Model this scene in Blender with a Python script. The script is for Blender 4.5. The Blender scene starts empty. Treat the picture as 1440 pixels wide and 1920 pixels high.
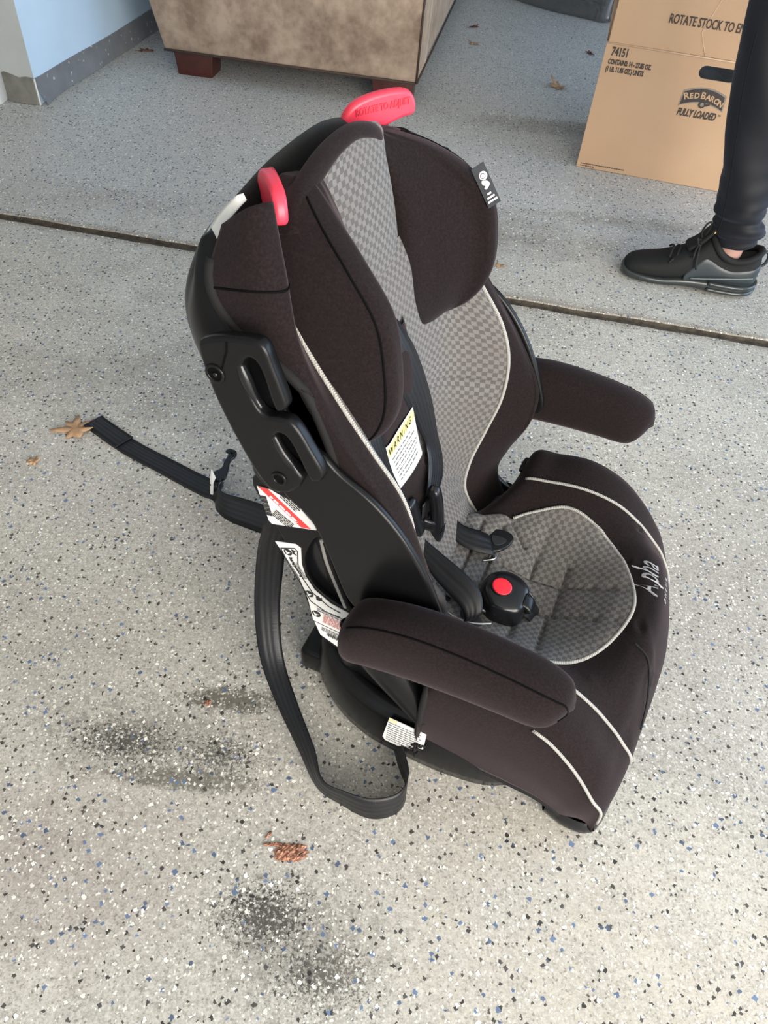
import bpy, bmesh, math, random
import numpy as np
from mathutils import Matrix, Vector
from mathutils.bvhtree import BVHTree

# ------------------------------------------------------------------ camera, world, lights, exposure
C = bpy.context.scene.collection
sc = bpy.context.scene
H = 1.03
_d = np.array([600 - 720, 2230 - 960, 1400.0]); _d /= np.linalg.norm(_d)
_up = -_d
_fw = np.array([0, 0, 1.0]); _fw = _fw - _fw.dot(_up) * _up; _fw /= np.linalg.norm(_fw)
_rt = np.cross(_fw, _up)
CM = np.stack([_rt, _fw, _up])
cam = bpy.data.objects.new('camera', bpy.data.cameras.new('camera')); C.objects.link(cam)
cam.data.sensor_width = 36; cam.data.lens = 1400 / 1920 * 36
m = Matrix.Identity(4)
for r in range(3):
    m[r][0] = CM[r][0]; m[r][1] = -CM[r][1]; m[r][2] = -CM[r][2]
m[2][3] = H
cam.matrix_world = m
cam.data.clip_start = 0.02
sc.camera = cam

w = bpy.data.worlds.new('sky'); sc.world = w; w.use_nodes = True
w.node_tree.nodes['Background'].inputs[0].default_value = (0.80, 0.88, 1.0, 1)
w.node_tree.nodes['Background'].inputs[1].default_value = .75

def area(name, loc, target, sx, sy, power, col):
    l = bpy.data.lights.new(name, 'AREA'); l.shape = 'RECTANGLE'; l.size = sx; l.size_y = sy
    l.energy = power; l.color = col
    o = bpy.data.objects.new(name, l); C.objects.link(o); o.location = loc
    o.rotation_euler = (Vector(target) - Vector(loc)).to_track_quat('-Z', 'Y').to_euler()
    return o
area('daylight_garage_door', (1.9, -2.4, 1.35), (0.2, 1.0, 0.4), 3.0, 1.9, 212, (1.0, 0.94, 0.85))
area('daylight_side_opening', (3.75, 1.6, 1.25), (0, 1.9, 1.0), 3.4, 2.1, 74, (0.50, 0.72, 1.0))
sc.view_settings.view_transform = 'Standard'; sc.view_settings.look = 'None'
sc.view_settings.gamma = 1; sc.view_settings.use_curve_mapping = False
sc.view_settings.exposure = 0.37

# ------------------------------------------------------------------ helpers
R = random.Random(7)
PI = math.pi
def empty(name, loc=(0, 0, 0), rz=0, label=None, cat=None, group=None):
    o = bpy.data.objects.new(name, None); C.objects.link(o); o.location = loc; o.rotation_euler = (0, 0, rz)
    o.empty_display_size = .05
    return tag(o, label, cat, group)
def tag(o, label=None, cat=None, group=None, kind=None):
    if label: o['label'] = label
    if cat: o['category'] = cat
    if group: o['group'] = group
    if kind: o['kind'] = kind
    return o
def cr_at(P, ts, closed=False):
    P = np.asarray(P, float); k = len(P); out = []
    for t in ts:
        i = int(math.floor(t))
        if not closed: i = min(max(i, 0), k - 2)
        f = t - i
        if closed: p = [P[(i - 1) % k], P[i % k], P[(i + 1) % k], P[(i + 2) % k]]
        else:
            p1, p2 = P[i], P[i + 1]
            p = [P[i - 1] if i > 0 else 2 * p1 - p2, p1, p2, P[i + 2] if i + 2 < k else 2 * p2 - p1]
        out.append(.5 * (2 * p[1] + (p[2] - p[0]) * f + (2 * p[0] - 5 * p[1] + 4 * p[2] - p[3]) * f * f + (3 * p[1] - p[0] - 3 * p[2] + p[3]) * f ** 3))
    return np.array(out)
def cr(P, n, closed=False):
    k = len(P)
    return cr_at(P, np.linspace(0, k, n, endpoint=False) if closed else np.linspace(0, k - 1, n), closed)
def surf(G, us, vs):
    A = cr_at(G, us)
    return cr_at(A.swapaxes(0, 1), vs).swapaxes(0, 1)
def normals(P):
    du = np.gradient(P, axis=0); dv = np.gradient(P, axis=1)
    n = np.cross(du, dv); l = np.linalg.norm(n, axis=2, keepdims=True); l[l < 1e-12] = 1
    return n / l
def mesh_obj(name, V, F, mat, parent=None, smooth=True, uv=None, recalc=False, mats=None, fm=None):
    me = bpy.data.meshes.new(name)
    me.from_pydata([tuple(map(float, v)) for v in V], [], [tuple(int(i) for i in f) for f in F])
    if uv is not None:
        l = me.uv_layers.new(name='UVMap')
        for lo in me.loops:
            l.data[lo.index].uv = uv[lo.vertex_index]
    if recalc:
        bm = bmesh.new(); bm.from_mesh(me); bmesh.ops.remove_doubles(bm, verts=bm.verts, dist=1e-6)
        bmesh.ops.recalc_face_normals(bm, faces=bm.faces); bm.to_mesh(me); bm.free()
    if mats:
        for x in mats: me.materials.append(x)
        for i, p in enumerate(me.polygons): p.material_index = fm[i]
    elif mat: me.materials.append(mat)
    if smooth: me.polygons.foreach_set('use_smooth', [True] * len(me.polygons))
    o = bpy.data.objects.new(name, me); C.objects.link(o)
    if parent: o.parent = parent
    return o
def grid(name, P, mat, parent=None, thick=0, closed=False, caps=False, flip=False, scale_uv=1):
    nu, nv = P.shape[:2]
    V = P.reshape(-1, 3)
    F = []
    for i in range(nu - 1):
        for j in range(nv if closed else nv - 1):
            a, b = i * nv + j, i * nv + (j + 1) % nv
            q = (a, a + nv, b + nv, b)
            F.append(q[::-1] if flip else q)
    du = np.linalg.norm(np.diff(P, axis=0), axis=2).mean(axis=1); dv = np.linalg.norm(np.diff(P, axis=1), axis=2).mean(axis=0)
    cu = np.concatenate([[0], np.cumsum(du)]); cv = np.concatenate([[0], np.cumsum(dv)])
    uv = [(cu[i], cv[j]) for i in range(nu) for j in range(nv)]
    V = list(map(tuple, V))
    if caps:
        for i, base in ((0, 0), (nu - 1, (nu - 1) * nv)):
            V.append(tuple(P[i].mean(axis=0))); c = len(V) - 1; uv.append((0, 0))
            for j in range(nv): F.append((base + j, base + (j + 1) % nv, c))
    o = mesh_obj(name, V, F, mat, parent, uv=uv, recalc=closed and caps)
    if thick:
        s = o.modifiers.new('thick', 'SOLIDIFY'); s.thickness = thick; s.offset = -1
    return o
def tube(name, pts, r, mat, parent=None, n=8, res=6, closed=False, smooth=True, fn=None):
    pts = np.asarray(pts, float)
    if smooth and len(pts) > 2: pts = cr(pts, len(pts) * res, closed)
    k = len(pts); T = np.gradient(pts, axis=0) if not closed else np.roll(pts, -1, 0) - np.roll(pts, 1, 0)
    T /= np.linalg.norm(T, axis=1, keepdims=True) + 1e-12
    up = np.array([0, 0, 1.]) if abs(T[0][2]) < .9 else np.array([1., 0, 0])
    rings = []; N = np.cross(T[0], up); N /= np.linalg.norm(N)
    for i in range(k):
        N = N - N.dot(T[i]) * T[i]; N /= np.linalg.norm(N); B = np.cross(T[i], N)
        rr = fn(i / (k - 1)) if fn else r
        rings.append([pts[i] + rr * (math.cos(a) * N + math.sin(a) * B) for a in np.linspace(0, 2 * PI, n, endpoint=False)])
    P = np.array(rings)
    if closed: P = np.concatenate([P, P[:1]])
    return grid(name, P, mat, parent, closed=True, caps=not closed)
def ribbon(name, A, B, mat, parent=None, th=.0014, res=8, nv=5):
    A = cr(A, len(A) * res); B = cr(B, len(A))
    P = np.stack([A + (B - A) * t for t in np.linspace(0, 1, nv)], axis=1)
    o = grid(name, P, mat, parent)
    s = o.modifiers.new('thick', 'SOLIDIFY'); s.thickness = th; s.offset = 0
    return o
def box(name, lo, hi, mat, parent=None, bev=.004, seg=2, rot=None):
    bm = bmesh.new(); bmesh.ops.create_cube(bm, size=1)
    for v in bm.verts: v.co = Vector([lo[i] + (v.co[i] + .5) * (hi[i] - lo[i]) for i in range(3)])
    if bev: bmesh.ops.bevel(bm, geom=bm.edges[:] , offset=bev, segments=seg, affect='EDGES', profile=.5)
    me = bpy.data.meshes.new(name); bm.to_mesh(me); bm.free(); me.materials.append(mat)
    if bev: me.polygons.foreach_set('use_smooth', [True] * len(me.polygons))
    o = bpy.data.objects.new(name, me); C.objects.link(o)
    if parent: o.parent = parent
    return o
def curve_mesh(build):
    cu = build(); o = bpy.data.objects.new('tmp', cu); C.objects.link(o)
    dg = bpy.context.evaluated_depsgraph_get(); dg.update()
    me = bpy.data.meshes.new_from_object(o.evaluated_get(dg))
    bpy.data.objects.remove(o); bpy.data.curves.remove(cu)
    return me
def plate(name, loops, M, th, bev, mat, parent=None, sub=4, smooth=True):
    """2D outline (and holes) extruded; M maps local x,y,z into the parent's space."""
    def b():
        cu = bpy.data.curves.new('p', 'CURVE'); cu.dimensions = '2D'; cu.fill_mode = 'BOTH'
        cu.extrude = max(th / 2 - bev, 0); cu.bevel_depth = bev; cu.bevel_resolution = 3; cu.offset = -bev
        for L in loops:
            q = cr(np.array(L, float), len(L) * sub, True) if sub > 1 else L
            s = cu.splines.new('POLY'); s.points.add(len(q) - 1)
            for p, c in zip(s.points, q): p.co = (c[0], c[1], 0, 1)
            s.use_cyclic_u = True
        return cu
    me = curve_mesh(b); me.name = name; me.transform(M); me.materials.clear(); me.materials.append(mat)
    if M.to_3x3().determinant() < 0: me.flip_normals()
    if smooth:
        me.polygons.foreach_set('use_smooth', [True] * len(me.polygons))
        me.set_sharp_from_angle(angle=math.radians(50))
    o = bpy.data.objects.new(name, me); C.objects.link(o)
    if parent: o.parent = parent
    return o
def frame(o, x, y):
    x = Vector(x).normalized(); y = Vector(y); y = (y - y.dot(x) * x).normalized(); z = x.cross(y)
    M = Matrix.Identity(4)
    for i in range(3): M[i][0], M[i][1], M[i][2], M[i][3] = x[i], y[i], z[i], o[i]
    return M
def text(name, body, size, M, mat, parent=None, th=.0004, align='LEFT', shear=0, sx=1, space=1, drape=None, bold=0):
    def b():
        cu = bpy.data.curves.new('t', 'FONT'); cu.body = body; cu.size = size; cu.extrude = th; cu.align_x = align
        cu.shear = shear; cu.space_character = space; cu.offset = bold; cu.resolution_u = 3
        return cu
    me = curve_mesh(b); me.name = name
    me.transform(Matrix.Diagonal((sx, 1, 1, 1))); me.transform(M)
    if drape:
        bv, dr = drape; dr = Vector(dr).normalized()
        for v in me.vertices:
            h = bv.ray_cast(v.co - dr * .08, dr)
            if h[0] is not None: v.co = h[0] - dr * .0020
    me.materials.clear(); me.materials.append(mat)
    o = bpy.data.objects.new(name, me); C.objects.link(o)
    if parent: o.parent = parent
    return o
def bars(name, rects, M, mat, parent, dz=.0005):
    V, F = [], []
    for (x0, y0, x1, y1) in rects:
        k = len(V)
        for z in (0, dz):
            for x, y in ((x0, y0), (x1, y0), (x1, y1), (x0, y1)): V.append(M @ Vector((x, y, z)))
        F += [(k + 4, k + 5, k + 6, k + 7), (k, k + 1, k + 5, k + 4), (k + 1, k + 2, k + 6, k + 5), (k + 2, k + 3, k + 7, k + 6), (k + 3, k, k + 4, k + 7)]
    o = mesh_obj(name, V, F, mat, parent, smooth=False); o['kind'] = 'stuff'; return o
def lines(x0, x1, y0, y1, rows, rnd, word=.004, fill=.55):
    out = []; dy = (y1 - y0) / rows
    for i in range(rows):
        y = y0 + (i + .5) * dy; x = x0; end = x1 - rnd.random() * (x1 - x0) * .2
        while x < end:
            wd = word * rnd.uniform(.5, 1.4); xe = min(x + wd, end)
            out.append((x, y - dy * fill / 2 * .6, xe, y + dy * fill / 2 * .6)); x = xe + word * .25
    return out

# ------------------------------------------------------------------ materials
def mat(name, col, rough=.5, spec=.5, metal=0, sheen=0, sheen_col=(1, 1, 1), sheen_rough=.5, noise=None, bump=None, coat=0):
    m = bpy.data.materials.new(name); m.use_nodes = True; nt = m.node_tree; p = nt.nodes['Principled BSDF']
    p.inputs['Base Color'].default_value = (*col, 1); p.inputs['Roughness'].default_value = rough
    p.inputs['Specular IOR Level'].default_value = spec; p.inputs['Metallic'].default_value = metal
    p.inputs['Sheen Weight'].default_value = sheen; p.inputs['Sheen Tint'].default_value = (*sheen_col, 1)
    p.inputs['Sheen Roughness'].default_value = sheen_rough; p.inputs['Coat Weight'].default_value = coat
    tc = nt.nodes.new('ShaderNodeTexCoord')
    if noise:
        scale, amt = noise
        n = nt.nodes.new('ShaderNodeTexNoise'); n.inputs['Scale'].default_value = scale; n.inputs['Detail'].default_value = 5
        nt.links.new(tc.outputs['Object'], n.inputs['Vector'])
        mx = nt.nodes.new('ShaderNodeMix'); mx.data_type = 'RGBA'
        mx.inputs['A'].default_value = (*[c * (1 - amt) for c in col], 1); mx.inputs['B'].default_value = (*[min(1, c * (1 + amt)) for c in col], 1)
        mr = nt.nodes.new('ShaderNodeMapRange'); mr.inputs[1].default_value = .3; mr.inputs[2].default_value = .7
        nt.links.new(n.outputs[0], mr.inputs[0]); nt.links.new(mr.outputs[0], mx.inputs['Factor']); nt.links.new(mx.outputs['Result'], p.inputs['Base Color'])
    if bump:
        scale, st, dist = bump
        n = nt.nodes.new('ShaderNodeTexNoise'); n.inputs['Scale'].default_value = scale; n.inputs['Detail'].default_value = 4
        nt.links.new(tc.outputs['Object'], n.inputs['Vector'])
        b = nt.nodes.new('ShaderNodeBump'); b.inputs['Strength'].default_value = st; b.inputs['Distance'].default_value = dist
        nt.links.new(n.outputs[0], b.inputs['Height']); nt.links.new(b.outputs[0], p.inputs['Normal'])
    return m
class NT:
    def __init__(s, m): s.nt = m.node_tree; s.p = s.nt.nodes['Principled BSDF']; s.tc = s.nt.nodes.new('ShaderNodeTexCoord')
    def n(s, t, **k):
        x = s.nt.nodes.new('ShaderNode' + t)
        for a, v in k.items(): setattr(x, a, v)
        return x
    def l(s, a, b): s.nt.links.new(a, b)
    def val(s, x, v):
        if hasattr(v, 'is_linked') or isinstance(v, bpy.types.NodeSocket): s.l(v, x)
        else: x.default_value = v
    def math(s, op, a, b=0.0, c=None, clamp=False):
        x = s.n('Math', operation=op); x.use_clamp = clamp; s.val(x.inputs[0], a); s.val(x.inputs[1], b)
        if c is not None: s.val(x.inputs[2], c)
        return x.outputs[0]
    def mix(s, f, a, b):
        x = s.n('Mix', data_type='RGBA'); s.val(x.inputs['Factor'], f)
        for k, v in (('A', a), ('B', b)):
            if isinstance(v, tuple): x.inputs[k].default_value = (*v, 1)
            else: s.l(v, x.inputs[k])
        return x.outputs['Result']
    def noise(s, vec, scale, detail=3, rough=.5):
        x = s.n('TexNoise'); x.inputs['Scale'].default_value = scale; x.inputs['Detail'].default_value = detail; x.inputs['Roughness'].default_value = rough
        s.l(vec, x.inputs['Vector']); return x
    def ramp(s, v, a, b, lo=0.0, hi=1.0):
        x = s.n('MapRange'); x.clamp = True; s.val(x.inputs[0], v); x.inputs[1].default_value = a; x.inputs[2].default_value = b
        x.inputs[3].default_value = lo; x.inputs[4].default_value = hi; return x.outputs[0]
    def sep(s, v): x = s.n('SeparateXYZ'); s.l(v, x.inputs[0]); return x.outputs
    def bump(s, h, st=.3, d=.001):
        b = s.n('Bump'); b.inputs['Strength'].default_value = st; b.inputs['Distance'].default_value = d; s.l(h, b.inputs['Height']); s.l(b.outputs[0], s.p.inputs['Normal'])

M_FAB = mat('dark_plum_fabric', (.0105, .0068, .0070), .95, .2, sheen=.2, sheen_col=(.55, .43, .47), sheen_rough=.4, noise=(420, .45), bump=(900, .5, .0006))
M_FLEECE = mat('black_fleece', (.005, .005, .005), .95, .08, sheen=.12, noise=(300, .4), bump=(1800, .5, .0008))
M_PLA = mat('black_moulded_plastic', (.0055, .0057, .0062), .27, .24, bump=(1500, .08, .0003))
M_PLA2 = mat('black_gloss_plastic', (.008, .0085, .010), .22, .42)
M_GAP = mat('black_seam_and_hole_shade', (.002, .002, .002), .9, .1)
M_BIND = mat('black_binding', (.009, .0085, .009), .8, .3, bump=(1200, .5, .0006))
M_RED = mat('red_plastic', (.86, .045, .085), .38, .5)
M_REDB = mat('red_button_plastic', (.85, .02, .04), .3, .5)
M_REDDK = mat('red_engraved_shade', (.55, .02, .045), .5)
M_WHITE = mat('white_label', (.78, .77, .74), .45, noise=(60, .05))
M_YEL = mat('yellow_label', (.80, .72, .30), .5)
M_INK = mat('black_ink', (.015, .015, .017), .6)
M_GINK = mat('grey_ink', (.22, .22, .23), .6)
M_RINK = mat('red_ink', (.75, .05, .05), .5)
M_PINK = mat('pale_red_ink', (.72, .30, .28), .6)
M_THREAD = mat('white_thread', (.7, .7, .72), .7)
M_METAL = mat('steel', (.45, .46, .47), .3, metal=1)
M_PIPE = mat('pale_grey_piping', (.36, .35, .33), .75, .3)
x = NT(M_PIPE); uvs = x.sep(x.tc.outputs['UV']); wv = x.math('SINE', x.math('ADD', x.math('MULTIPLY', uvs[0], 2600.0), x.math('MULTIPLY', uvs[1], 600.0)))
x.l(x.mix(x.ramp(wv, -1, 1), (.22, .21, .19), (.50, .49, .46)), x.p.inputs['Base Color']); x.bump(wv, .4, .0006)

M_CHK = mat('grey_check_fabric', (.2, .19, .18), .8, .3, sheen=.18, sheen_col=(.7, .78, .9), sheen_rough=.5)
x = NT(M_CHK); u = x.sep(x.tc.outputs['UV'])
uu = x.math('ADD', u[0], x.math('MULTIPLY', x.math('SINE', x.math('MULTIPLY', u[1], 2 * PI / .0120)), .0006))
vv = x.math('ADD', u[1], x.math('MULTIPLY', x.math('SINE', x.math('MULTIPLY', u[0], 2 * PI / .0120)), .0004))
cb = x.n('CombineXYZ'); x.l(uu, cb.inputs[0]); x.l(vv, cb.inputs[1])
ck = x.n('TexChecker'); ck.inputs['Scale'].default_value = 1 / .0060; x.l(cb.outputs[0], ck.inputs['Vector'])
nz = x.noise(x.tc.outputs['Object'], 900, 3); nz2 = x.noise(x.tc.outputs['Object'], 14, 3)
lt = x.mix(nz.outputs[0], (.118, .110, .104), (.20, .188, .178)); dk = x.mix(nz.outputs[0], (.060, .056, .053), (.105, .098, .093))
cc = x.mix(ck.outputs['Fac'], dk, lt); cc = x.mix(x.ramp(nz2.outputs[0], .35, .75, 0, .35), cc, (.115, .095, .08))
x.l(cc, x.p.inputs['Base Color'])
x.bump(x.math('ADD', x.math('MULTIPLY', ck.outputs['Fac'], .6), x.math('MULTIPLY', nz.outputs[0], .5)), .5, .0007)

M_WEB = mat('black_webbing', (.010, .011, .014), .42, .45)
x = NT(M_WEB); u = x.sep(x.tc.outputs['UV'])
st = x.math('SINE', x.math('MULTIPLY', u[1], 2 * PI / .0085)); tw = x.math('SINE', x.math('MULTIPLY', u[0], 2 * PI / .0015))
x.l(x.mix(x.ramp(st, -1, 1), (.0035, .0038, .005), (.009, .0098, .013)), x.p.inputs['Base Color'])
x.bump(x.math('ADD', st, x.math('MULTIPLY', tw, .4)), .25, .0006)

M_CARD = mat('brown_cardboard', (.52, .345, .215), .8, .25)
x = NT(M_CARD); s_ = x.sep(x.tc.outputs['Object']); n1 = x.noise(x.tc.outputs['Object'], 5, 4); n2 = x.noise(x.tc.outputs['Object'], 260, 3)
cc = x.mix(n1.outputs[0], (.475, .31, .19), (.575, .39, .25)); cc = x.mix(x.math('MULTIPLY', n2.outputs[0], .3), cc, (.42, .27, .17))
x.l(cc, x.p.inputs['Base Color'])
M_CARDLT = mat('rubbed_cardboard_fold', (.66, .47, .32), .8)
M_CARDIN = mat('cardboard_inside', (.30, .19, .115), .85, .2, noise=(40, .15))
M_PRINT = mat('dark_box_print', (.055, .045, .04), .8)
M_PRINTG = mat('grey_box_print', (.25, .22, .18), .8)

M_SUEDE = mat('taupe_suede', (.25, .18, .13), .9, .2, sheen=.35, sheen_col=(.9, .8, .7))
x = NT(M_SUEDE); n1 = x.noise(x.tc.outputs['Object'], 9, 5, .62); n2 = x.noise(x.tc.outputs['Object'], 34, 3)
f = x.ramp(x.math('ADD', x.math('MULTIPLY', n1.outputs[0], .7), x.math('MULTIPLY', n2.outputs[0], .3)), .38, .62)
x.l(x.mix(f, (.19, .135, .10), (.375, .29, .22)), x.p.inputs['Base Color'])
M_SEAM = mat('dark_brown_welt', (.05, .03, .022), .8)
M_WOOD = mat('dark_red_brown_wood', (.055, .014, .010), .35, noise=(30, .25))

M_WALL = mat('pale_painted_wall', (.53, .70, .88), .7, .3, noise=(6, .04), bump=(60, .06, .002))
M_WALLG = mat('grey_wall_end', (.42, .44, .43), .7, .3, noise=(8, .06))
M_BASE = mat('grey_base_paint', (.20, .215, .235), .4, .45)
x = NT(M_BASE); n1 = x.noise(x.tc.outputs['Object'], 14, 5, .7); n2 = x.noise(x.tc.outputs['Object'], 55, 4)
cc = x.mix(n1.outputs[0], (.13, .14, .155), (.25, .27, .295)); cc = x.mix(x.ramp(n2.outputs[0], .66, .70), cc, (.55, .56, .56)); x.l(cc, x.p.inputs['Base Color'])
M_OLIVE = mat('olive_grey_base_paint', (.17, .165, .145), .7, noise=(30, .2))
M_RUST = mat('rusty_white_trim', (.6, .58, .55), .6)
x = NT(M_RUST); n1 = x.noise(x.tc.outputs['Object'], 14, 5, .6); x.l(x.mix(x.ramp(n1.outputs[0], .56, .66), (.62, .61, .58), (.27, .13, .07)), x.p.inputs['Base Color'])
M_CEIL = mat('white_ceiling', (.6, .6, .58), .9)
M_GWALL = mat('garage_wall_paint', (.45, .46, .46), .9)

# speckled epoxy-flake concrete
M_FLOOR = mat('flaked_concrete', (.4, .4, .39), .55, .35)
def floor_nodes():
    x = NT(M_FLOOR); ob = x.tc.outputs['Object']
    xyz = x.sep(ob)
    big = x.noise(ob, 2.3, 5, .6); mid = x.noise(ob, 11, 5, .65); fine = x.noise(ob, 130, 5, .75); grit = x.noise(ob, 330, 3, .7)
    base = x.mix(x.ramp(big.outputs[0], .35, .65), (.44, .42, .375), (.60, .575, .515))
    base = x.mix(x.ramp(mid.outputs[0], .46, .70, 0, .6), base, (.32, .30, .27))
    base = x.mix(x.ramp(fine.outputs[0], .50, .66, 0, .62), base, (.225, .205, .175))
    base = x.mix(x.ramp(fine.outputs[0], .34, .47, .62, 0), base, (.74, .72, .66))
    base = x.mix(x.ramp(grit.outputs[0], .53, .66, 0, .55), base, (.20, .185, .16))
    base = x.mix(x.ramp(grit.outputs[0], .34, .46, .5, 0), base, (.80, .78, .73))
    base = x.mix(.18, base, (.47, .45, .41))
    far = x.ramp(xyz[1], 1.70, 2.1)
    base = x.mix(x.math('MULTIPLY', far, .68), base, (.47, .485, .49))
    # stains and tinted patches: world-place, radius x, radius y, strength, colour
    def spot(cx, cy, rx, ry, amt, col, lo, hi, nsc=26):
        nonlocal base
        dx = x.math('DIVIDE', x.math('SUBTRACT', xyz[0], cx), rx); dy = x.math('DIVIDE', x.math('SUBTRACT', xyz[1], cy), ry)
        d = x.math('SQRT', x.math('ADD', x.math('MULTIPLY', dx, dx), x.math('MULTIPLY', dy, dy)))
        g = x.ramp(d, 0, 1, 1, 0)
        n = x.noise(ob, nsc, 5, .8)
        k = x.ramp(x.math('ADD', n.outputs[0], x.math('MULTIPLY', g, .30)), lo, hi)
        k = x.math('MULTIPLY', x.math('MULTIPLY', k, x.ramp(g, 0, .30)), amt)
        base = x.mix(k, base, col)
    D = (.022, .021, .019)
    spot(-.335, .452, .17, .075, .9, D, .70, .745, 210)
    spot(-.20, .445, .15, .08, .8, D, .72, .765, 210)
    spot(-.30, .46, .28, .12, .40, (.12, .11, .095), .62, .74, 60)
    spot(-.10, .245, .12, .08, .9, D, .68, .725, 210)
    spot(-.02, .19, .14, .08, .8, D, .70, .745, 210)
    spot(-.05, .22, .20, .12, .40, (.12, .11, .095), .62, .74, 60)
    spot(-.20, .53, .10, .03, .8, (.075, .065, .045), .55, .66, 110)
    spot(-.24, .405, .15, .022, .7, (.085, .075, .055), .55, .66, 110)
    spot(-.42, .27, .30, .17, .40, (.27, .215, .195), .45, .75, 14)
    spot(.30, 2.05, .40, .16, .55, (.20, .18, .145), .5, .8, 9)
    spot(-.9, 2.05, .7, .12, .35, (.26, .23, .19), .5, .8, 9)
    spot(.40, .15, .45, .35, .42, (.66, .60, .50), .4, .8, 12)  # pale warm tint towards the bottom right of the floor
    spot(-.45, 1.25, .6, .18, .40, (.24, .22, .19), .45, .75, 10)
    spot(.75, .9, .5, .3, .35, (.28, .25, .22), .45, .75, 9)
    spot(.6, 2.2, .5, .06, .5, (.18, .17, .14), .5, .75, 14)
    spot(.45, 2.9, .35, .10, .5, (.20, .185, .16), .45, .7, 12)  # darker patch left of the carton
    # dirt along the joint
    jd = x.math('ABSOLUTE', x.math('SUBTRACT', xyz[1], x.math('ADD', 1.7453, x.math('MULTIPLY', xyz[0], -.1335))))
    jn = x.math('ADD', jd, x.math('MULTIPLY', x.noise(ob, 18, 4).outputs[0], -.03))
    base = x.mix(x.ramp(jn, 0, .03, .7, 0), base, (.20, .165, .12))
    # distort coordinates so the flakes are ragged
    ds = x.n('VectorMath', operation='SCALE'); x.l(x.noise(ob, 190, 2).outputs['Color'], ds.inputs[0]); ds.inputs['Scale'].default_value = .0065
    ad = x.n('VectorMath', operation='ADD'); x.l(ob, ad.inputs[0]); x.l(ds.outputs[0], ad.inputs[1])
    def flakes(scale, off, th, rad=.42, lo=.4):
        mp = x.n('Mapping'); x.l(ad.outputs[0], mp.inputs[0]); mp.inputs['Location'].default_value = (off, off * 1.7, off * .3)
        v = x.n('TexVoronoi'); v.distance = 'MANHATTAN'; v.voronoi_dimensions = '2D'; v.inputs['Scale'].default_value = scale; v.inputs['Randomness'].default_value = 1
        x.l(mp.outputs[0], v.inputs['Vector'])
        sp = x.n('SeparateColor'); x.l(v.outputs['Color'], sp.inputs[0])
        pick = x.math('LESS_THAN', sp.outputs[0], th)
        r = x.ramp(sp.outputs[1], 0, 1, rad * lo, rad)
        inn = x.ramp(x.math('SUBTRACT', r, v.outputs['Distance']), 0, .035)
        return x.math('MULTIPLY', pick, inn), sp.outputs[2]
    # fine gravel outline
    ve = x.n('TexVoronoi'); ve.feature = 'DISTANCE_TO_EDGE'; ve.voronoi_dimensions = '2D'; ve.inputs['Scale'].default_value = 210; x.l(ad.outputs[0], ve.inputs['Vector'])
    ed = x.math('MULTIPLY', x.ramp(ve.outputs['Distance'], 0, .09, 1, 0), x.ramp(fine.outputs[0], .45, .6))
    base = x.mix(x.math('MULTIPLY', ed, .55), base, (.12, .11, .095))
    f, q = flakes(150, 5.1, .36, .50, .5); base = x.mix(x.math('MULTIPLY', f, .42), base, x.mix(q, (.30, .28, .25), (.66, .64, .58)))
    f, q = flakes(190, 3.1, .26, .45); base = x.mix(x.math('MULTIPLY', f, .55), base, (.17, .155, .135))
    f, q = flakes(185, 63.1, .26, .45); base = x.mix(x.math('MULTIPLY', f, .6), base, (.62, .60, .55))
    bl, q = flakes(112, 31.3, .075, .50, .35); base = x.mix(x.math('MULTIPLY', bl, .92), base, x.mix(q, (.050, .085, .16), (.14, .22, .38)))
    f, q = flakes(132, 11.7, .15, .50, .25); base = x.mix(x.math('MULTIPLY', f, .96), base, x.mix(q, (.022, .022, .023), (.085, .08, .075)))
    # white flakes carry a thin dark rim
    f, q = flakes(118, 23.9, .125, .52); g, q2 = flakes(118, 23.9, .125, .43)
    base = x.mix(x.math('MULTIPLY', f, .65), base, (.12, .11, .095)); base = x.mix(g, base, x.mix(q, (.70, .68, .60), (.95, .93, .87)))
    f, q = flakes(240, 47.0, .15, .5); base = x.mix(x.math('MULTIPLY', f, .85), base, (.84, .82, .76))
    # coarser dark and pale specks dominate the slab beyond the joint
    f, q = flakes(82, 83.0, .15, .34, .35); base = x.mix(x.math('MULTIPLY', x.math('MULTIPLY', f, far), .85), base, (.045, .05, .055))
    f, q = flakes(70, 93.0, .09, .30, .45); base = x.mix(x.math('MULTIPLY', x.math('MULTIPLY', f, far), .8), base, (.85, .85, .83))
    x.l(base, x.p.inputs['Base Color'])
    x.l(x.ramp(mid.outputs[0], .3, .7, .42, .68), x.p.inputs['Roughness'])
    x.bump(x.math('ADD', fine.outputs[0], x.math('MULTIPLY', g, .25)), .35, .0018)
floor_nodes()
M_DIRT = mat('joint_dirt', (.065, .052, .038), .9, noise=(60, .5), bump=(120, .6, .004))
M_SPALL = mat('coppery_bare_concrete', (.34, .16, .10), .5, noise=(170, .85), bump=(220, .8, .003))
M_LEAF = mat('dry_tan_leaf', (.42, .255, .14), .8, noise=(40, .3), bump=(200, .4, .001))
M_LEAF2 = mat('dry_brown_leaf', (.16, .06, .03), .8, noise=(40, .3))
M_JOG = mat('black_jogger_cloth', (.0048, .0054, .0085), .6, .35, sheen=.12, sheen_col=(.5, .55, .8), noise=(7, .25))
M_JOG2 = mat('matt_black_jogger_panel', (.006, .006, .008), .9, .2)
M_SKIN = mat('skin', (.46, .27, .215), .5, .4)
M_SHOE = mat('black_shoe_mesh', (.010, .0105, .011), .75, .3, bump=(900, .5, .0008))
M_SHOEG = mat('grey_green_shoe_shell', (.028, .037, .041), .38, .5)
M_SOLE = mat('dark_rubber_sole', (.022, .027, .028), .3, .5, coat=.3)
M_LACE = mat('black_lace', (.008, .008, .009), .8)
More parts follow.
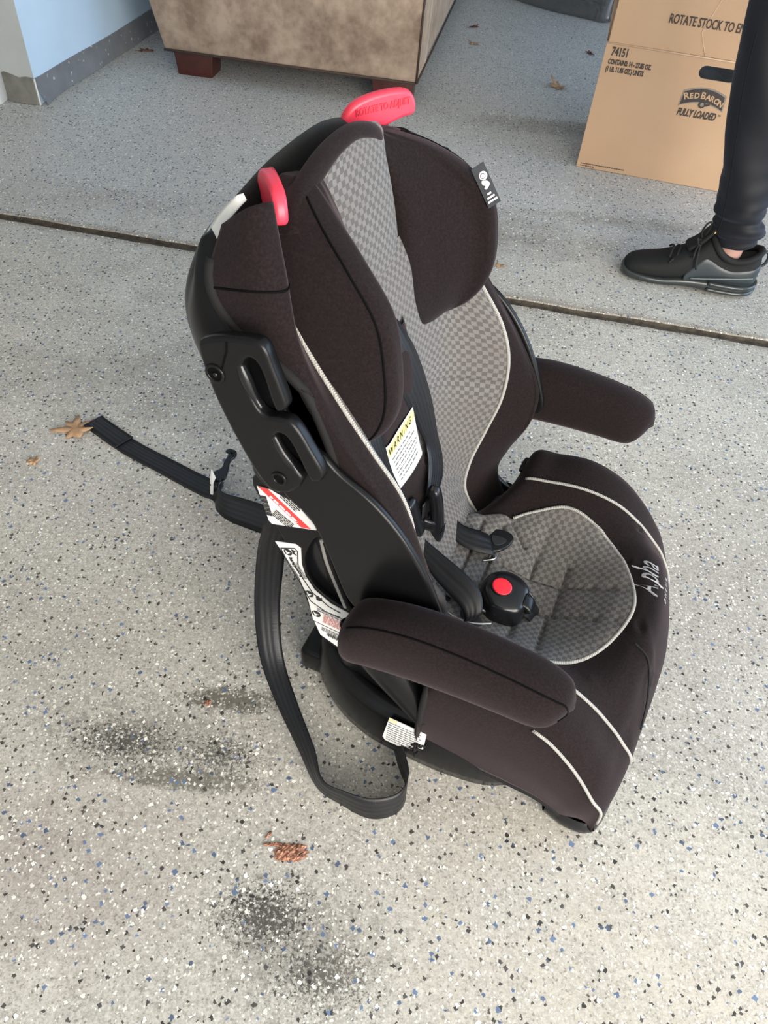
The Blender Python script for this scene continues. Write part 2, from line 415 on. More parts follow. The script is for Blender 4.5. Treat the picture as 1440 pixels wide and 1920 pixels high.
M_GOLD = mat('yellow_print', (.6, .45, .08), .6)
M_BAG = mat('cloudy_grey_plastic', (.24, .24, .235), .14, .7)
x = NT(M_BAG); x.p.inputs['Alpha'].default_value = .5; x.p.inputs['Coat Weight'].default_value = .4
n1 = x.noise(x.tc.outputs['Object'], 13, 6, .7); x.bump(n1.outputs[0], 1.0, .05)
M_BAGIN = mat('dark_bag_contents', (.035, .032, .035), .8, noise=(9, .5))
M_PURP = mat('lilac_cloth', (.30, .22, .32), .8)
M_BLKBAG = mat('black_bin_bag', (.012, .013, .016), .2, .6, bump=(9, .9, .04))

# ------------------------------------------------------------------ the setting
def joint_y(x): return 1.7453 - .1335 * x
def build_floor():
    rnd = random.Random(3); xs = np.linspace(-4.6, 5.2, 420)
    n0 = np.convolve(np.array([rnd.gauss(0, 1) for _ in xs]), np.ones(5) / 5, 'same') * .0035
    n1 = np.convolve(np.array([rnd.gauss(0, 1) for _ in xs]), np.ones(5) / 5, 'same') * .0035
    V, F, fm = [], [], []
    rows = []
    def add(y, z): V.append((X, y, z)); return len(V) - 1
    for i, X in enumerate(xs):
        j = joint_y(X)
        a = j - .0155 + n0[i]; b = j + .0155 + n1[i]
        rows.append([add(-3.2, 0), add(a - .003, 0), add(a, -.003), add(a + .003, -.011), add(b - .003, -.011), add(b, -.003), add(b + .003, 0), add(7.6, 0)])
    for i in range(len(xs) - 1):
        p, q = rows[i], rows[i + 1]
        for k in range(7):
            F.append((p[k], q[k], q[k + 1], p[k + 1])); fm.append(1 if 2 <= k <= 4 else 0)
    o = mesh_obj('floor', V, F, None, smooth=False, mats=[M_FLOOR, M_DIRT], fm=fm)
    tag(o, 'speckled flake-coated concrete garage floor split by one dirty joint', kind='structure')
    # knocked-out patch showing coppery concrete
    rnd = random.Random(5); NN = 34
    def patch(cx, cy, rx, ry, rot, seed):
        rnd = random.Random(seed); nx, ny = (20, 12) if rx > .01 else (8, 5); V = []; F = []
        el = [rnd.uniform(.78, 1.1) for _ in range(ny)]; er = [rnd.uniform(.82, 1.12) for _ in range(ny)]
        for j in range(ny):
            v = 2 * j / (ny - 1) - 1
            for i in range(nx):
                u = 2 * i / (nx - 1) - 1; k = (er if u > 0 else el)[j] * (1 - .28 * v ** 4)
                px = rx * u * k + rnd.uniform(-1, 1) * rx / nx * .5; py = ry * v * (1 - .22 * u ** 4 + .10 * math.sin(i * 1.7)) + rnd.uniform(-1, 1) * ry / ny * .5
                e = min(1, 3 * min(1 - abs(u), 1 - abs(v))); z = .0008 + e * (rnd.random() ** 2) * .0030
                V.append((cx + px * math.cos(rot) - py * math.sin(rot), cy + px * math.sin(rot) + py * math.cos(rot), z))
        for j in range(ny - 1):
            for i in range(nx - 1): a = j * nx + i; F.append((a, a + 1, a + nx + 1, a + nx))
        p = mesh_obj('bare_patch', V, F, M_SPALL, o, smooth=False)
        tag(p, 'coppery bare patch where the coating is knocked off')
    patch(-.080, .322, .0225, .0115, .1, 1); patch(-.104, .330, .014, .0022, .1, 2); patch(-.112, .341, .006, .0022, .9, 3); patch(-.235, .522, .005, .0055, 0, 4)
    return o
build_floor()
def wall(name, pts, z0, z1, th, m):
    (x0, y0), (x1, y1) = pts; d = Vector((x1 - x0, y1 - y0, 0)); L = d.length; d.normalize()
    o = box(name, (0, 0, z0), (L, th, z1), m, bev=0); o.location = (x0, y0, 0); o.rotation_euler = (0, 0, math.atan2(d.y, d.x))
    return tag(o, kind='structure')
WP = Vector((-1.303, 2.668, 0)); WD = Vector((.165, .9863, 0)); WN = Vector((-.9863, .165, 0))
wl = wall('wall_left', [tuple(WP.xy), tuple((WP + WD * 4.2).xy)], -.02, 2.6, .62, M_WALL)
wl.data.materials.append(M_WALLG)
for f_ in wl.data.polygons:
    if f_.normal.x < -.9: f_.material_index = 1  # end face takes a greyer colour than the long side
wall('wall_back', [(-3.6, 6.9), (4.2, 6.9)], -.02, 2.6, .12, M_GWALL)
wall('wall_outer', [(-3.6, -2.9), (-3.6, 6.9)], -.02, 2.6, .12, M_GWALL)
wall('wall_right', [(3.8, 6.9), (3.8, 3.4)], -.02, 2.6, -.12, M_GWALL)
wall('wall_front', [(3.8, -2.9), (3.2, -2.9)], -.02, 2.6, -.12, M_GWALL)
tag(box('ceiling', (-3.6, -3.0, 2.6), (4.2, 7.0, 2.7), M_CEIL, bev=0), kind='structure')
# end face of the wall with its olive-grey foot, peeling baseboard
ef = frame(tuple(WP), tuple(WN), (0, 0, 1))
def on_end(a, z, out=.0): p = WP + WN * a - WD * out; return (p.x, p.y, z)
V = []; F = []
zt = [.083 + .004 * math.sin(i * 2.1) + .003 * math.sin(i * 5) for i in range(24)]
for i in range(24):
    a = .004 + i / 23 * .6
    V += [on_end(a, .002, .010 + .006 * math.sin(i * .8)), on_end(a, .03, .0045), on_end(a, zt[i], .004), on_end(a, zt[i], 0)]
for i in range(23):
    for k in range(3): q = i * 4 + k; F.append((q, q + 1, q + 5, q + 4))
tag(mesh_obj('baseboard_end', V, F, M_OLIVE), 'olive-grey painted foot of the wall end', kind='structure')
V = []; F = []; nb = 90
for i in range(nb):
    t = i / (nb - 1); L = t * 4.1
    fl = .020 * math.exp(-(L / .05) ** 2) + .006 + .003 * math.sin(L * 22) * math.exp(-L) + .004 * math.exp(-((L - .45) / .2) ** 2)
    top = .078 + .002 * math.sin(L * 9) + (.003 if i == 0 else 0)
    for (out, z) in ((fl + .003, .001 if L > .06 else .001), (fl, .012), (.006, .04), (.005, top), (.0, top + .001)):
        p = WP + WD * (L + .002) - WN * out; V.append((p.x, p.y, z))
for i in range(nb - 1):
    for k in range(4): q = i * 5 + k; F.append((q, q + 5, q + 6, q + 1))
tag(mesh_obj('baseboard_left', V, F, M_BASE), 'scuffed grey baseboard lifting at the wall corner', kind='structure')
p = WP + WN * .158 - WD * .03
t1 = box('trim_1', (p.x - .11, p.y - .035, 0), (p.x + .045, p.y + .03, 2.45), M_RUST, bev=.006); t1.location.x = 0
tag(t1, 'rust-stained white upright at the wall end', kind='structure')
# chipped strip of white on the corner
tag(tube('trim_2', [tuple(WP - WN * .003 - WD * .003 + Vector((0, 0, z))) for z in (.0, .03, .06, .082)], .0035, M_RUST), 'chipped pale corner edge of the wall foot', kind='structure')

# ------------------------------------------------------------------ sofa
sofa = empty('sofa', (-.4095, 3.711, 0), math.radians(-6.9), 'taupe microsuede sofa on dark block feet against the pale wall', 'sofa')
def sbox(name, lo, hi, m, bev=.02, flare=None):
    o = box(name, [lo[0] + .5, lo[1] - 3.7, lo[2]], [hi[0] + .5, hi[1] - 3.7, hi[2]], m, sofa, bev=bev, seg=3)
    if flare:
        for v in o.data.vertices: flare(v.co)
    return o
def fl_(co):
    z = co.z
    if co.x < -.2: co.x -= (z - .09) * .22 if z < .6 else .11
    co.x += (z - .09) * .03
    co.x += .05 * (co.y + .72) if co.x > .2 else 0
def mkarm(y0, y1):
    o = sbox('arm', (-.972, y0, .088), (-.03, y1, .64), M_SUEDE, .012)
    bm = bmesh.new(); bm.from_mesh(o.data); bmesh.ops.subdivide_edges(bm, edges=bm.edges[:], cuts=3, use_grid_fill=True); bm.to_mesh(o.data); bm.free()
    for v in o.data.vertices:
        if v.co.x < 0: v.co.x -= (v.co.z - .09) * .25 * min(1, -v.co.x / .4)
        else: v.co.x += (v.co.z - .09) * .03
    o.data.polygons.foreach_set('use_smooth', [True] * len(o.data.polygons)); o.data.set_sharp_from_angle(angle=.6)
    return o
arm = mkarm(2.975, 3.22)
mkarm(4.95, 5.2)
sbox('seat_base', (-.93, 3.2, .088), (-.034, 4.98, .34), M_SUEDE, .015)
for k in range(2): sbox('seat_cushion', (-.80, 3.23 + k * .865, .335), (-.03, 4.085 + k * .865, .48), M_SUEDE, .05)
sbox('backrest', (-1.0, 3.18, .30), (-.72, 5.0, .86), M_SUEDE, .06)
for k in range(2): sbox('back_cushion', (-.80, 3.24 + k * .86, .47), (-.58, 4.08 + k * .86, .84), M_SUEDE, .07)
for (a, b) in (((-.955, 3.01), (-.80, 3.11)), ((-.195, 2.985), (-.04, 3.09)), ((-.195, 5.05), (-.04, 5.15)), ((-.93, 5.05), (-.80, 5.15))):
    o = sbox('leg', (a[0], a[1], 0), (b[0], b[1], .1), M_WOOD, .003)
    for v in o.data.vertices:
        if v.co.z < .05: v.co.x += (-v.co.x + (a[0] + b[0]) / 2 + .5) * .14
def sp(x, y, z): return (x + .5, y - 3.7, z)
tube('welt', [sp(-.972, 2.974, .09), sp(-.5, 2.973, .089), sp(-.032, 2.974, .09)], .0045, M_SEAM, sofa, smooth=False)
tube('welt', [sp(-.029, 2.974, .09), sp(-.026, 2.973, .3), sp(-.012, 2.974, .64)], .0035, M_SEAM, sofa, smooth=False)
tube('welt', [sp(-.028, 2.98, .09), sp(-.03, 3.6, .09), sp(-.034, 5.2, .09)], .004, M_SEAM, sofa, smooth=False)

# ------------------------------------------------------------------ cardboard box
BO = Vector((.5305, 2.5765, 0)); BD = Vector((.9791, -.2034, 0)); BN = Vector((.2034, .9791, 0))
cb_ = empty('cardboard_box', tuple(BO), math.atan2(BD.y, BD.x), 'open brown cardboard carton with dark printing standing behind the black shoe', 'box')
BW, BDp, BH = .66, .40, .365
FM = Matrix(((1, 0, 0, 0), (0, 0, -1, 0), (0, 1, 0, 0), (0, 0, 0, 1)))   # local x,y,z -> X, Z, -Y  (faces the viewer side)
def slot(cx, cz, hw, hh, n=8):
    out = []
    for a in np.linspace(-PI / 2, PI / 2, n): out.append((cx + hw - hh + hh * math.cos(a), cz + hh * math.sin(a)))
    for a in np.linspace(PI / 2, 3 * PI / 2, n): out.append((cx - hw + hh + hh * math.cos(a), cz + hh * math.sin(a)))
    return out
T = Matrix.Translation
plate('front_panel', [[(0, 0), (BW, 0), (BW, BH), (0, BH)], slot(.338, .327, .055, .0175)], T((0, .003, .001)) @ FM, .005, .0008, M_CARD, cb_, sub=1)
plate('back_panel', [[(0, 0), (BW, 0), (BW, BH), (0, BH)]], T((0, BDp, .001)) @ FM, .005, .0008, M_CARD, cb_, sub=1)
box('side_panel', (0, .006, .001), (.005, BDp - .003, BH), M_CARD, cb_, .0008)
box('side_panel', (BW - .005, .006, .001), (BW, BDp - .003, BH), M_CARD, cb_, .0008)
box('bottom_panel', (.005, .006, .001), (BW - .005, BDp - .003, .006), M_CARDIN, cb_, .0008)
# upright flaps
plate('front_flap', [[(.004, BH + .002), (BW - .004, BH + .002), (BW - .004, BH + .155), (.004, BH + .165)]], T((0, .004, .0)) @ FM, .005, .0012, M_CARD, cb_, sub=1)
tube('fold_crease', [(0.002, -.0002, BH + .001), (BW * .5, -.0012, BH), (BW, -.0002, BH + .001)], .0022, M_CARDLT, cb_, smooth=False)
tube('fold_crease', [(.285, .0012, BH + .16), (.255, .0012, BH + .06), (.285, .0008, BH + .004)], .0010, M_CARDLT, cb_, smooth=False, n=6)
def flapq(name, P, th=.004):
    o = mesh_obj(name, P, [(0, 1, 2, 3)], M_CARDIN, cb_, smooth=False); s = o.modifiers.new('t', 'SOLIDIFY'); s.thickness = th; s.offset = 0; return o
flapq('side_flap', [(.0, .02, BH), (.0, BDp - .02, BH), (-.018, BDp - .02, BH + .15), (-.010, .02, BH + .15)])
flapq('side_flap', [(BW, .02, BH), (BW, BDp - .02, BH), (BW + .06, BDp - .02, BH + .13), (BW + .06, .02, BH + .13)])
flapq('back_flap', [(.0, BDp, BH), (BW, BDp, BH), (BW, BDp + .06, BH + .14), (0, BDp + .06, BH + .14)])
def bt(name, body, x, z, size, m=M_PRINT, **k): return text(name, body, size, T((x, -.0003, z)) @ FM, m, cb_, th=.0003, **k)
bt('stencil_text', 'ROTATE STOCK TO ENSURE FRESHNESS', .156, .437, .0335, sx=.60, bold=.0004)
bt('stencil_text', '74151', .020, .335, .031, sx=.66, bold=.0012)
bt('stencil_text', 'CONTAINS: 14 - 27.85 OZ.', .017, .312, .0185, sx=.60, bold=.0009)
bt('stencil_text', '(1 LB. 11.85 OZ.) UNITS', .015, .292, .0185, sx=.60, bold=.0009)
bars('fine_print', lines(.012, .165, .012, .017, 1, R, .006, .9) + lines(.012, .06, .005, .010, 1, R, .006, .9), T((0, -.0001, 0)) @ FM, M_PRINT, cb_)
# emblem: arched banner with letters and a rosette
def arc_banner(x0, x1, zc, hgt, sag):
    n = 14; top = []; bot = []
    for i in range(n + 1):
        t = i / n; z = zc + sag * (1 - (2 * t - 1) ** 2)
        top.append((x0 + (x1 - x0) * t, z + hgt / 2)); bot.append((x0 + (x1 - x0) * t - .003 * (1 - 2 * t), z - hgt / 2))
    return top[::-1] + bot
plate('emblem', [arc_banner(.258, .385, .252, .044, .015)], T((0, .0003, 0)) @ FM, .0008, .0001, M_PRINTG, cb_, sub=1)
plate('emblem', [arc_banner(.262, .381, .252, .036, .015)], T((0, -.0002, 0)) @ FM, .0008, .0001, M_PRINT, cb_, sub=1)
ws = [('R', .023), ('E', .019), ('D', .019), (' ', .008), ('B', .023), ('A', .019), ('R', .019), ('O', .019), ('N', .019)]
cx = .2665; tot = sum(a[1] for a in ws) * .66; kx = .110 / tot
for ch, s_ in ws:
    wd = s_ * .66 * kx
    if ch != ' ':
        t = (cx + wd / 2 - .262) / .119; z = .252 + .015 * (1 - (2 * t - 1) ** 2) - .0085; sl = -.015 * 4 * (2 * t - 1) / .119
        Mx = T((cx, -.0012, z)) @ Matrix.Rotation(-math.atan(sl), 4, 'Y') @ FM
        text('emblem_letter', ch, s_ * 1.12, Mx, M_CARD, cb_, th=.0003, bold=.0007, sx=.98)
    cx += wd
def circ(cx, cz, r, n=16, k=0, jag=0): return [(cx + (r + (jag if i % 2 else 0)) * math.cos(2 * PI * i / n), cz + (r + (jag if i % 2 else 0)) * math.sin(2 * PI * i / n)) for i in range(n)]
plate('emblem', [circ(.323, .243, .0095, 20, 0, .002)], T((0, -.0012, 0)) @ FM, .0008, .0001, M_PRINT, cb_, sub=1)
plate('emblem', [circ(.323, .243, .0055)], T((0, -.0022, 0)) @ FM, .0006, .0001, M_PRINTG, cb_, sub=1)
plate('emblem', [[(.326, .236), (.345, .243), (.346, .247), (.330, .245)]], T((0, -.0022, 0)) @ FM, .0006, .0001, M_PRINT, cb_, sub=1)
bt('stencil_text', 'FULLY LOADED', .259, .205, .0275, shear=.15, sx=.60, bold=.0012)
bt('stencil_text', 'TM', .379, .217, .008, sx=.8)
# dark rubbish bag inside the carton
def blob(name, c, r, m, parent=None, seed=1, amp=.12, zmin=None, n=26):
    rnd = random.Random(seed); ph = [(rnd.uniform(1, 5), rnd.uniform(1, 5), rnd.uniform(0, 6), rnd.uniform(-1, 1)) for _ in range(9)]
    P = []
    for i in range(n + 1):
        th = PI * i / n; row = []
        for j in range(n * 2):
            f = 2 * PI * j / (n * 2)
            k = 1 + amp * sum(d * math.sin(round(a) * f + c_) * math.sin(b * th + c_) for a, b, c_, d in ph) / 3
            z = c[2] + r[2] * k * math.cos(th)
            if zmin is not None: z = max(z, zmin + .0)
            row.append((c[0] + r[0] * k * math.sin(th) * math.cos(f), c[1] + r[1] * k * math.sin(th) * math.sin(f), z))
        P.append(row)
    return grid(name, np.array(P), m, parent, closed=True, caps=True)
bb = blob('rubbish_bag', (0, 0, .17), (.27, .165, .165), M_BLKBAG, seed=4, amp=.25, zmin=.012)
bb.location = tuple(BO + BD * .33 + BN * .205); bb.rotation_euler = (0, 0, math.atan2(BD.y, BD.x))
tag(bb, 'glossy black plastic bag inside the carton, seen through its hand hole', 'bag')

# ------------------------------------------------------------------ clear bag by the sofa
bag = empty('storage_bag', (.86, 4.66, 0), 0, 'cloudy see-through plastic bag slumped on the floor between sofa and carton', 'bag')
def make_bag():
    n = 60; P = []
    base = [(-.50, -.02), (-.40, -.14), (-.26, -.25), (-.10, -.33), (-.02, -.37), (.06, -.31), (.18, -.20), (.34, -.10), (.46, .0), (.46, .2), (.3, .36), (0, .42), (-.3, .38), (-.5, .2)]
    B = cr(np.array([(a, b, 0) for a, b in base], float), n, True)
    for z, k, w_ in ((.002, .90, 0), (.004, .985, 0), (.03, 1.0, .008), (.09, 1.03, .02), (.18, .97, .03), (.27, .85, .035), (.34, .6, .03), (.38, .3, .02)):
        row = []
        for j in range(n):
            q = B[j] * (k + 1.4 * w_ * math.sin(j * 1.9 + z * 30) + w_ * math.sin(j * 3.3)); row.append((q[0], q[1], z + (.012 * math.sin(j * .9) if z > .03 else 0)))
        P.append(row)
    return np.array(P)
grid('film', make_bag(), M_BAG, bag, closed=True, caps=True)
blob('contents', (-.02, .03, .13), (.36, .27, .125), M_BAGIN, bag, 8, .25, zmin=.006)
tube('film_fold', [(-.005, -.352, .02), (.0, -.345, .08), (.03, -.30, .18), (.04, -.2, .27)], .006, mat('pale_film_fold', (.5, .5, .49), .3), bag, fn=lambda t: .008 * (1 - t) + .003)
pc = blob('folded_cloth', (0, 0, .06), (.10, .10, .058), M_PURP, None, 12, .2, zmin=.003); pc.location = (1.03, 5.06, 0); pc.location.y = 5.2
tag(pc, 'small lilac cloth bundle on the floor behind the see-through bag', 'cloth')

# ------------------------------------------------------------------ leaves
def leaf(name, x, y, size, rot, m, label, seed, lobes=5, lift=.012, flat=1):
    rnd = random.Random(seed); out = []
    tips = [(-1.15, .8), (-.45, .95), (.2, 1.0), (.9, .85), (1.7, .7), (2.6, .55), (3.6, .55), (4.3, .7)]
    pts = []
    n = lobes * 2 + 4
    for i in range(n):
        a = 2 * PI * i / n; r = (1.0 if i % 2 else .50) * rnd.uniform(.62, 1.2)
        if i == 0: r = .3
        pts.append((a, r))
    fine_ = []
    for i, (a, r) in enumerate(pts):
        a2, r2 = pts[(i + 1) % n]; a2 = a2 if a2 > a else a2 + 2 * PI
        for k in range(3): t = k / 3; fine_.append((a + (a2 - a) * t, (r + (r2 - r) * t) * rnd.uniform(.92, 1.08)))
    V = [(0, 0, .003)]; F = []
    ng = len(fine_)
    for k in (.5, 1):
        for a, r in fine_:
            z = .0015 + lift * (k * r) ** 2 * (.5 + .5 * math.sin(2 * a + seed)) + (.003 if k == .5 else 0)
            V.append((size * k * r * math.cos(a), size * k * r * math.sin(a) * flat, z))
    for i in range(ng):
        F.append((0, 1 + i, 1 + (i + 1) % ng)); F.append((1 + i, 1 + ng + i, 1 + ng + (i + 1) % ng, 1 + (i + 1) % ng))
    o = mesh_obj(name, V, F, m); s = o.modifiers.new('t', 'SOLIDIFY'); s.thickness = .0006; s.offset = 1
    o.location = (x, y, 0); o.rotation_euler = (0, 0, rot)
    st_ = tube('stem', [(0, 0, .003), (-size * .6, -.002, .004), (-size * 1.25, .004, .003)], .0008, m, o, n=5, res=3)
    return tag(o, label, 'leaf', 'dry leaves on the floor')
leaf('dry_leaf', -.628, 1.082, .040, .4, M_LEAF, 'pointed tan oak leaf lying at the loop end of the black tether strap', 3)
leaf('dry_leaf', .540, 3.325, .042, 1.2, M_LEAF, 'curled tan leaf on the floor left of the cardboard carton', 5, lift=.03)
leaf('dry_leaf', -.672, .982, .014, .2, M_LEAF, 'tiny tan leaf scrap at the left edge below the oak leaf', 8)
leaf('dry_leaf', .252, 1.874, .022, .0, M_LEAF, 'thin orange-tan leaf bit just right of the headrest near the joint', 9, flat=.35)
leaf('dry_leaf', -1.118, 3.292, .034, .3, M_LEAF2, 'dark red-brown leaf by the baseboard left of the sofa foot', 11, flat=.45)
leaf('dry_leaf', .205, 4.03, .035, .6, M_LEAF2, 'dark curled leaf on the shaded floor right of the sofa', 12, flat=.5)
leaf('dry_leaf', .20, 3.78, .030, 2.6, M_LEAF, 'faded tan leaf on the floor beside the sofa front', 14, flat=.5)
leaf('dry_leaf', .72, 3.80, .034, 2.0, M_LEAF2, 'small brown leaf in the shade behind the carton flap', 16, flat=.45)

# ------------------------------------------------------------------ child car seat
PHI = math.radians(-19.3)
seat = empty('child_car_seat', (0.0001, .7172, 0), PHI, 'dark plum and grey check child car seat with red headrest handles, centre of the floor', 'car seat')
XZ = lambda y: T((0, y, 0)) @ FM                         # plate in the seat's X-Z plane at a given y
XZf = lambda y: T((0, y, 0)) @ Matrix(((1, 0, 0, 0), (0, 0, 1, 0), (0, 1, 0, 0), (0, 0, 0, 1)))
def both(name, loops, y, th, bev, m, parent=seat, sub=4):
    """the same plate on the near (-y) and the far (+y) side"""
    a = plate(name, loops, XZ(-y), th, bev, m, parent, sub)
    b = plate(name, loops, XZf(y), th, bev, m, parent, sub)
    return a, b

# ---- base
def ringxy(half, z):
    h = [(x_, -y_, z) for x_, y_ in half]; g = [(x_, y_, z) for x_, y_ in half[::-1]]
    return h + g
OUT = [(-.045, .045), (-.043, .10), (-.028, .152), (.02, .192), (.075, .214), (.14, .221), (.21, .221), (.275, .208), (.325, .165), (.345, .10), (.35, .04)]
def scaled(k, dx=0): return [((x_ - .15) * k + .15 + dx, y_ * k) for x_, y_ in OUT]
rings = [cr(np.array(ringxy(scaled(k), z)), 88, True) for z, k in ((.003, .955), (.008, .985), (.03, 1.0), (.075, .985), (.098, .955), (.106, .90), (.102, .86), (.085, .84), (.082, .6))]
grid('base', np.array(rings), M_PLA, seat, closed=True, caps=True)
box('rear_foot', (-.062, -.150, .003), (.02, -.075, .052), M_PLA, seat, .008, 3)
box('rear_foot', (-.062, .075, .003), (.02, .150, .052), M_PLA, seat, .008, 3)
stick = plate('caution_label', [[(.112, .103), (.166, .101), (.166, .036), (.160, .032), (.110, .036), (.106, .044)]], XZ(-.2195), .0012, .0002, M_WHITE, seat, 1)
bars('fine_print', [(.112, .097, .124, .102)], XZ(-.2203), M_YEL, stick)
bars('fine_print', lines(.112, .164, .040, .095, 9, R, .006), XZ(-.2203), M_GINK, stick)
# ---- lower shell: tub under the seat cover, with the nose lip
def lower(k, z, fr): return cr(np.array([(x_, y_, z) for x_, y_ in ([(-.03, -.12), (.02, -.165), (.10, -.19 * k), (.2, -.205 * k), (.3, -.205 * k), (.36, -.20 * k), (fr - .012, -.175 * k), (fr, -.10), (fr + .004, 0), (fr, .10), (fr - .012, .175 * k), (.36, .20 * k), (.3, .205 * k), (.2, .205 * k), (.10, .19 * k), (.02, .165), (-.03, .12), (-.035, 0)])]), 90, True)
grid('seat_shell', np.array([lower(.92, .06, .39), lower(.97, .08, .40), lower(1, .12, .405), lower(1, .165, .395), lower(.9, .17, .36)]), M_PLA, seat, closed=True, caps=True)
lip = [(.345, -.212), (.375, -.221), (.405, -.219), (.419, -.203), (.427, -.165), (.432, -.09), (.434, 0), (.432, .09), (.427, .165), (.419, .203), (.405, .219), (.375, .221), (.345, .212)]
L0 = cr(np.array([(a, b, 0) for a, b in lip]), 60)
rows = []
for dz, k in ((.034, .975), (.027, .995), (.016, 1.0), (.007, .988), (.004, .96), (.004, .92), (.03, .91)):
    q = L0.copy(); q[:, 0] = (q[:, 0] - .3) * k + .3; q[:, 1] *= k
    q[:, 2] = dz; rows.append(q)
grid('nose_lip', np.array(rows), M_PLA2, seat, flip=True)

# ---- seat cover
vc = [(.12, .200), (.19, .178), (.25, .173), (.30, .195), (.345, .222), (.375, .236), (.402, .226), (.431, .15), (.425, .045)]
v6 = [(.12, .205), (.19, .185), (.25, .183), (.30, .202), (.345, .225), (.375, .234), (.400, .220), (.428, .145), (.423, .044)]
v5 = [(.14, .205), (.19, .205), (.25, .210), (.30, .220), (.345, .228), (.375, .225), (.397, .205), (.424, .135), (.420, .042)]
v4 = [(.16, .235), (.20, .249), (.25, .257), (.30, .250), (.34, .228), (.37, .202), (.395, .174), (.420, .125), (.417, .038)]
v3 = [(.16, .248), (.20, .262), (.25, .270), (.30, .257), (.34, .228), (.37, .195), (.393, .160), (.413, .110), (.413, .034)]
v2 = [(.16, .225), (.20, .240), (.25, .245), (.30, .228), (.335, .198), (.362, .165), (.385, .130), (.405, .090), (.409, .030)]
v1 = [(.158, .15), (.20, .150), (.25, .150), (.30, .138), (.33, .122), (.355, .102), (.378, .080), (.398, .055), (.408, .026)]
v0 = [(.157, .070), (.20, .056), (.25, .054), (.30, .050), (.325, .046), (.347, .037), (.367, .026), (.387, .021), (.402, .020)]
YS = [.214, .227, .228, .207, .162, .112, .06, 0]
pre = [(.1565, .066), (.157, .14), (.152, .138), (.146, .150), (.130, .176), (.115, .192), (.09, .212), (.09, .212)]
half = np.array([[(a, -y_, b) for (a, b) in [q0] + col] for q0, col, y_ in zip(pre, (v0, v1, v2, v3, v4, v5, v6, vc), YS)]).swapaxes(0, 1)   
for i, k in ((8, .965), (9, .955)): half[i, :, 1] *= k
far_ = half[:, ::-1].copy(); far_[:, :, 1] *= -1
G = np.concatenate([half, far_[:, 1:]], axis=1)       # 9 x 15
us = np.linspace(0, 9, 100); vs = np.linspace(0, 14, 150)
P = surf(G, us, vs); N = normals(P)
# soft creases in the cloth near the front corners
def crease(P, N, a, b, wdt, dep):
    a = np.array(a); b = np.array(b); ab = b - a; L2 = ab.dot(ab)
    t = np.clip(((P - a) @ ab) / L2, 0, 1); d = np.linalg.norm(P - (a + t[..., None] * ab), axis=2)
    fade = np.sin(np.clip(t, 0, 1) * PI) ** .4
    return P - N * (dep * fade * np.exp(-(d / wdt) ** 2))[..., None] + N * (dep * .6 * fade * np.exp(-((d - 2.2 * wdt) / wdt) ** 2))[..., None]
for a, b, wd, dp in (((.27, .115, .215), (.355, .155, .225), .0035, .004), ((.33, .075, .235), (.405, .12, .165), .0035, .004), ((.36, -.11, .215), (.41, -.155, .14), .004, .004), ((.37, -.02, .24), (.415, -.10, .19), .004, .0045), ((.385, -.08, .225), (.418, -.05, .17), .003, .0045), ((.30, .13, .23), (.39, .14, .19), .004, .003), ((.32, -.13, .23), (.39, -.15, .18), .004, .003)):
    P = crease(P, N, a, b, wd, dp)
cover = grid('seat_cover', P, M_FAB, seat, thick=.005)
def bvh_of(P, flip=False):
    nu, nv = P.shape[:2]; F = []
    for i in range(nu - 1):
        for j in range(nv - 1): F.append((i * nv + j, (i + 1) * nv + j, (i + 1) * nv + j + 1, i * nv + j + 1))
    return BVHTree.FromPolygons([tuple(v) for v in P.reshape(-1, 3)], F)
BV = bvh_of(P)
S1 = lambda us_, vs_: surf(G, us_, vs_)
def line_on(G, us_, v, off, flip=1):
    A = surf(G, us_, [v - .05, v, v + .05]); n = normals(A)[:, 1] * flip
    return A[:, 1] + n * off
ua = np.linspace(1, 8.9, 46)
for v, nm in ((2, 'piping'), (12, 'piping')): tube(nm, line_on(G, np.linspace(3.7, 8.55, 36), v, .0008), .0022, M_PIPE, seat, smooth=False)
for v, nm in ((4, 'piping'), (10, 'piping')): tube(nm, line_on(G, np.linspace(1.15, 8.0, 42), v, .0008), .0022, M_PIPE, seat, smooth=False)
for v in (0, 14): tube('binding', line_on(G, np.linspace(0, 9, 50), v, -.001), .0042, M_BIND, seat, smooth=False)
for sg in (0, 14):
    tube('binding', surf(G, [.75], np.linspace(0, 3.5, 20) if sg == 0 else np.linspace(14, 10.5, 20))[0] + np.array([-.001, 0, .001]), .0046, M_BIND, seat, smooth=False)
rnd = random.Random(2)
tuft = []
for k in range(9): tuft.append([(.158 + rnd.gauss(0, .004), -.219 + rnd.gauss(0, .004), .068 - .006 * j + rnd.gauss(0, .002)) for j in range(6)])
tf = [tube('elastic_tuft', q, .0022, M_BIND, seat, n=5, res=2) for q in tuft[:1]]
for q in tuft[1:]: tube('tuft_thread', q, .0019, M_BIND, tf[0], n=5, res=2)

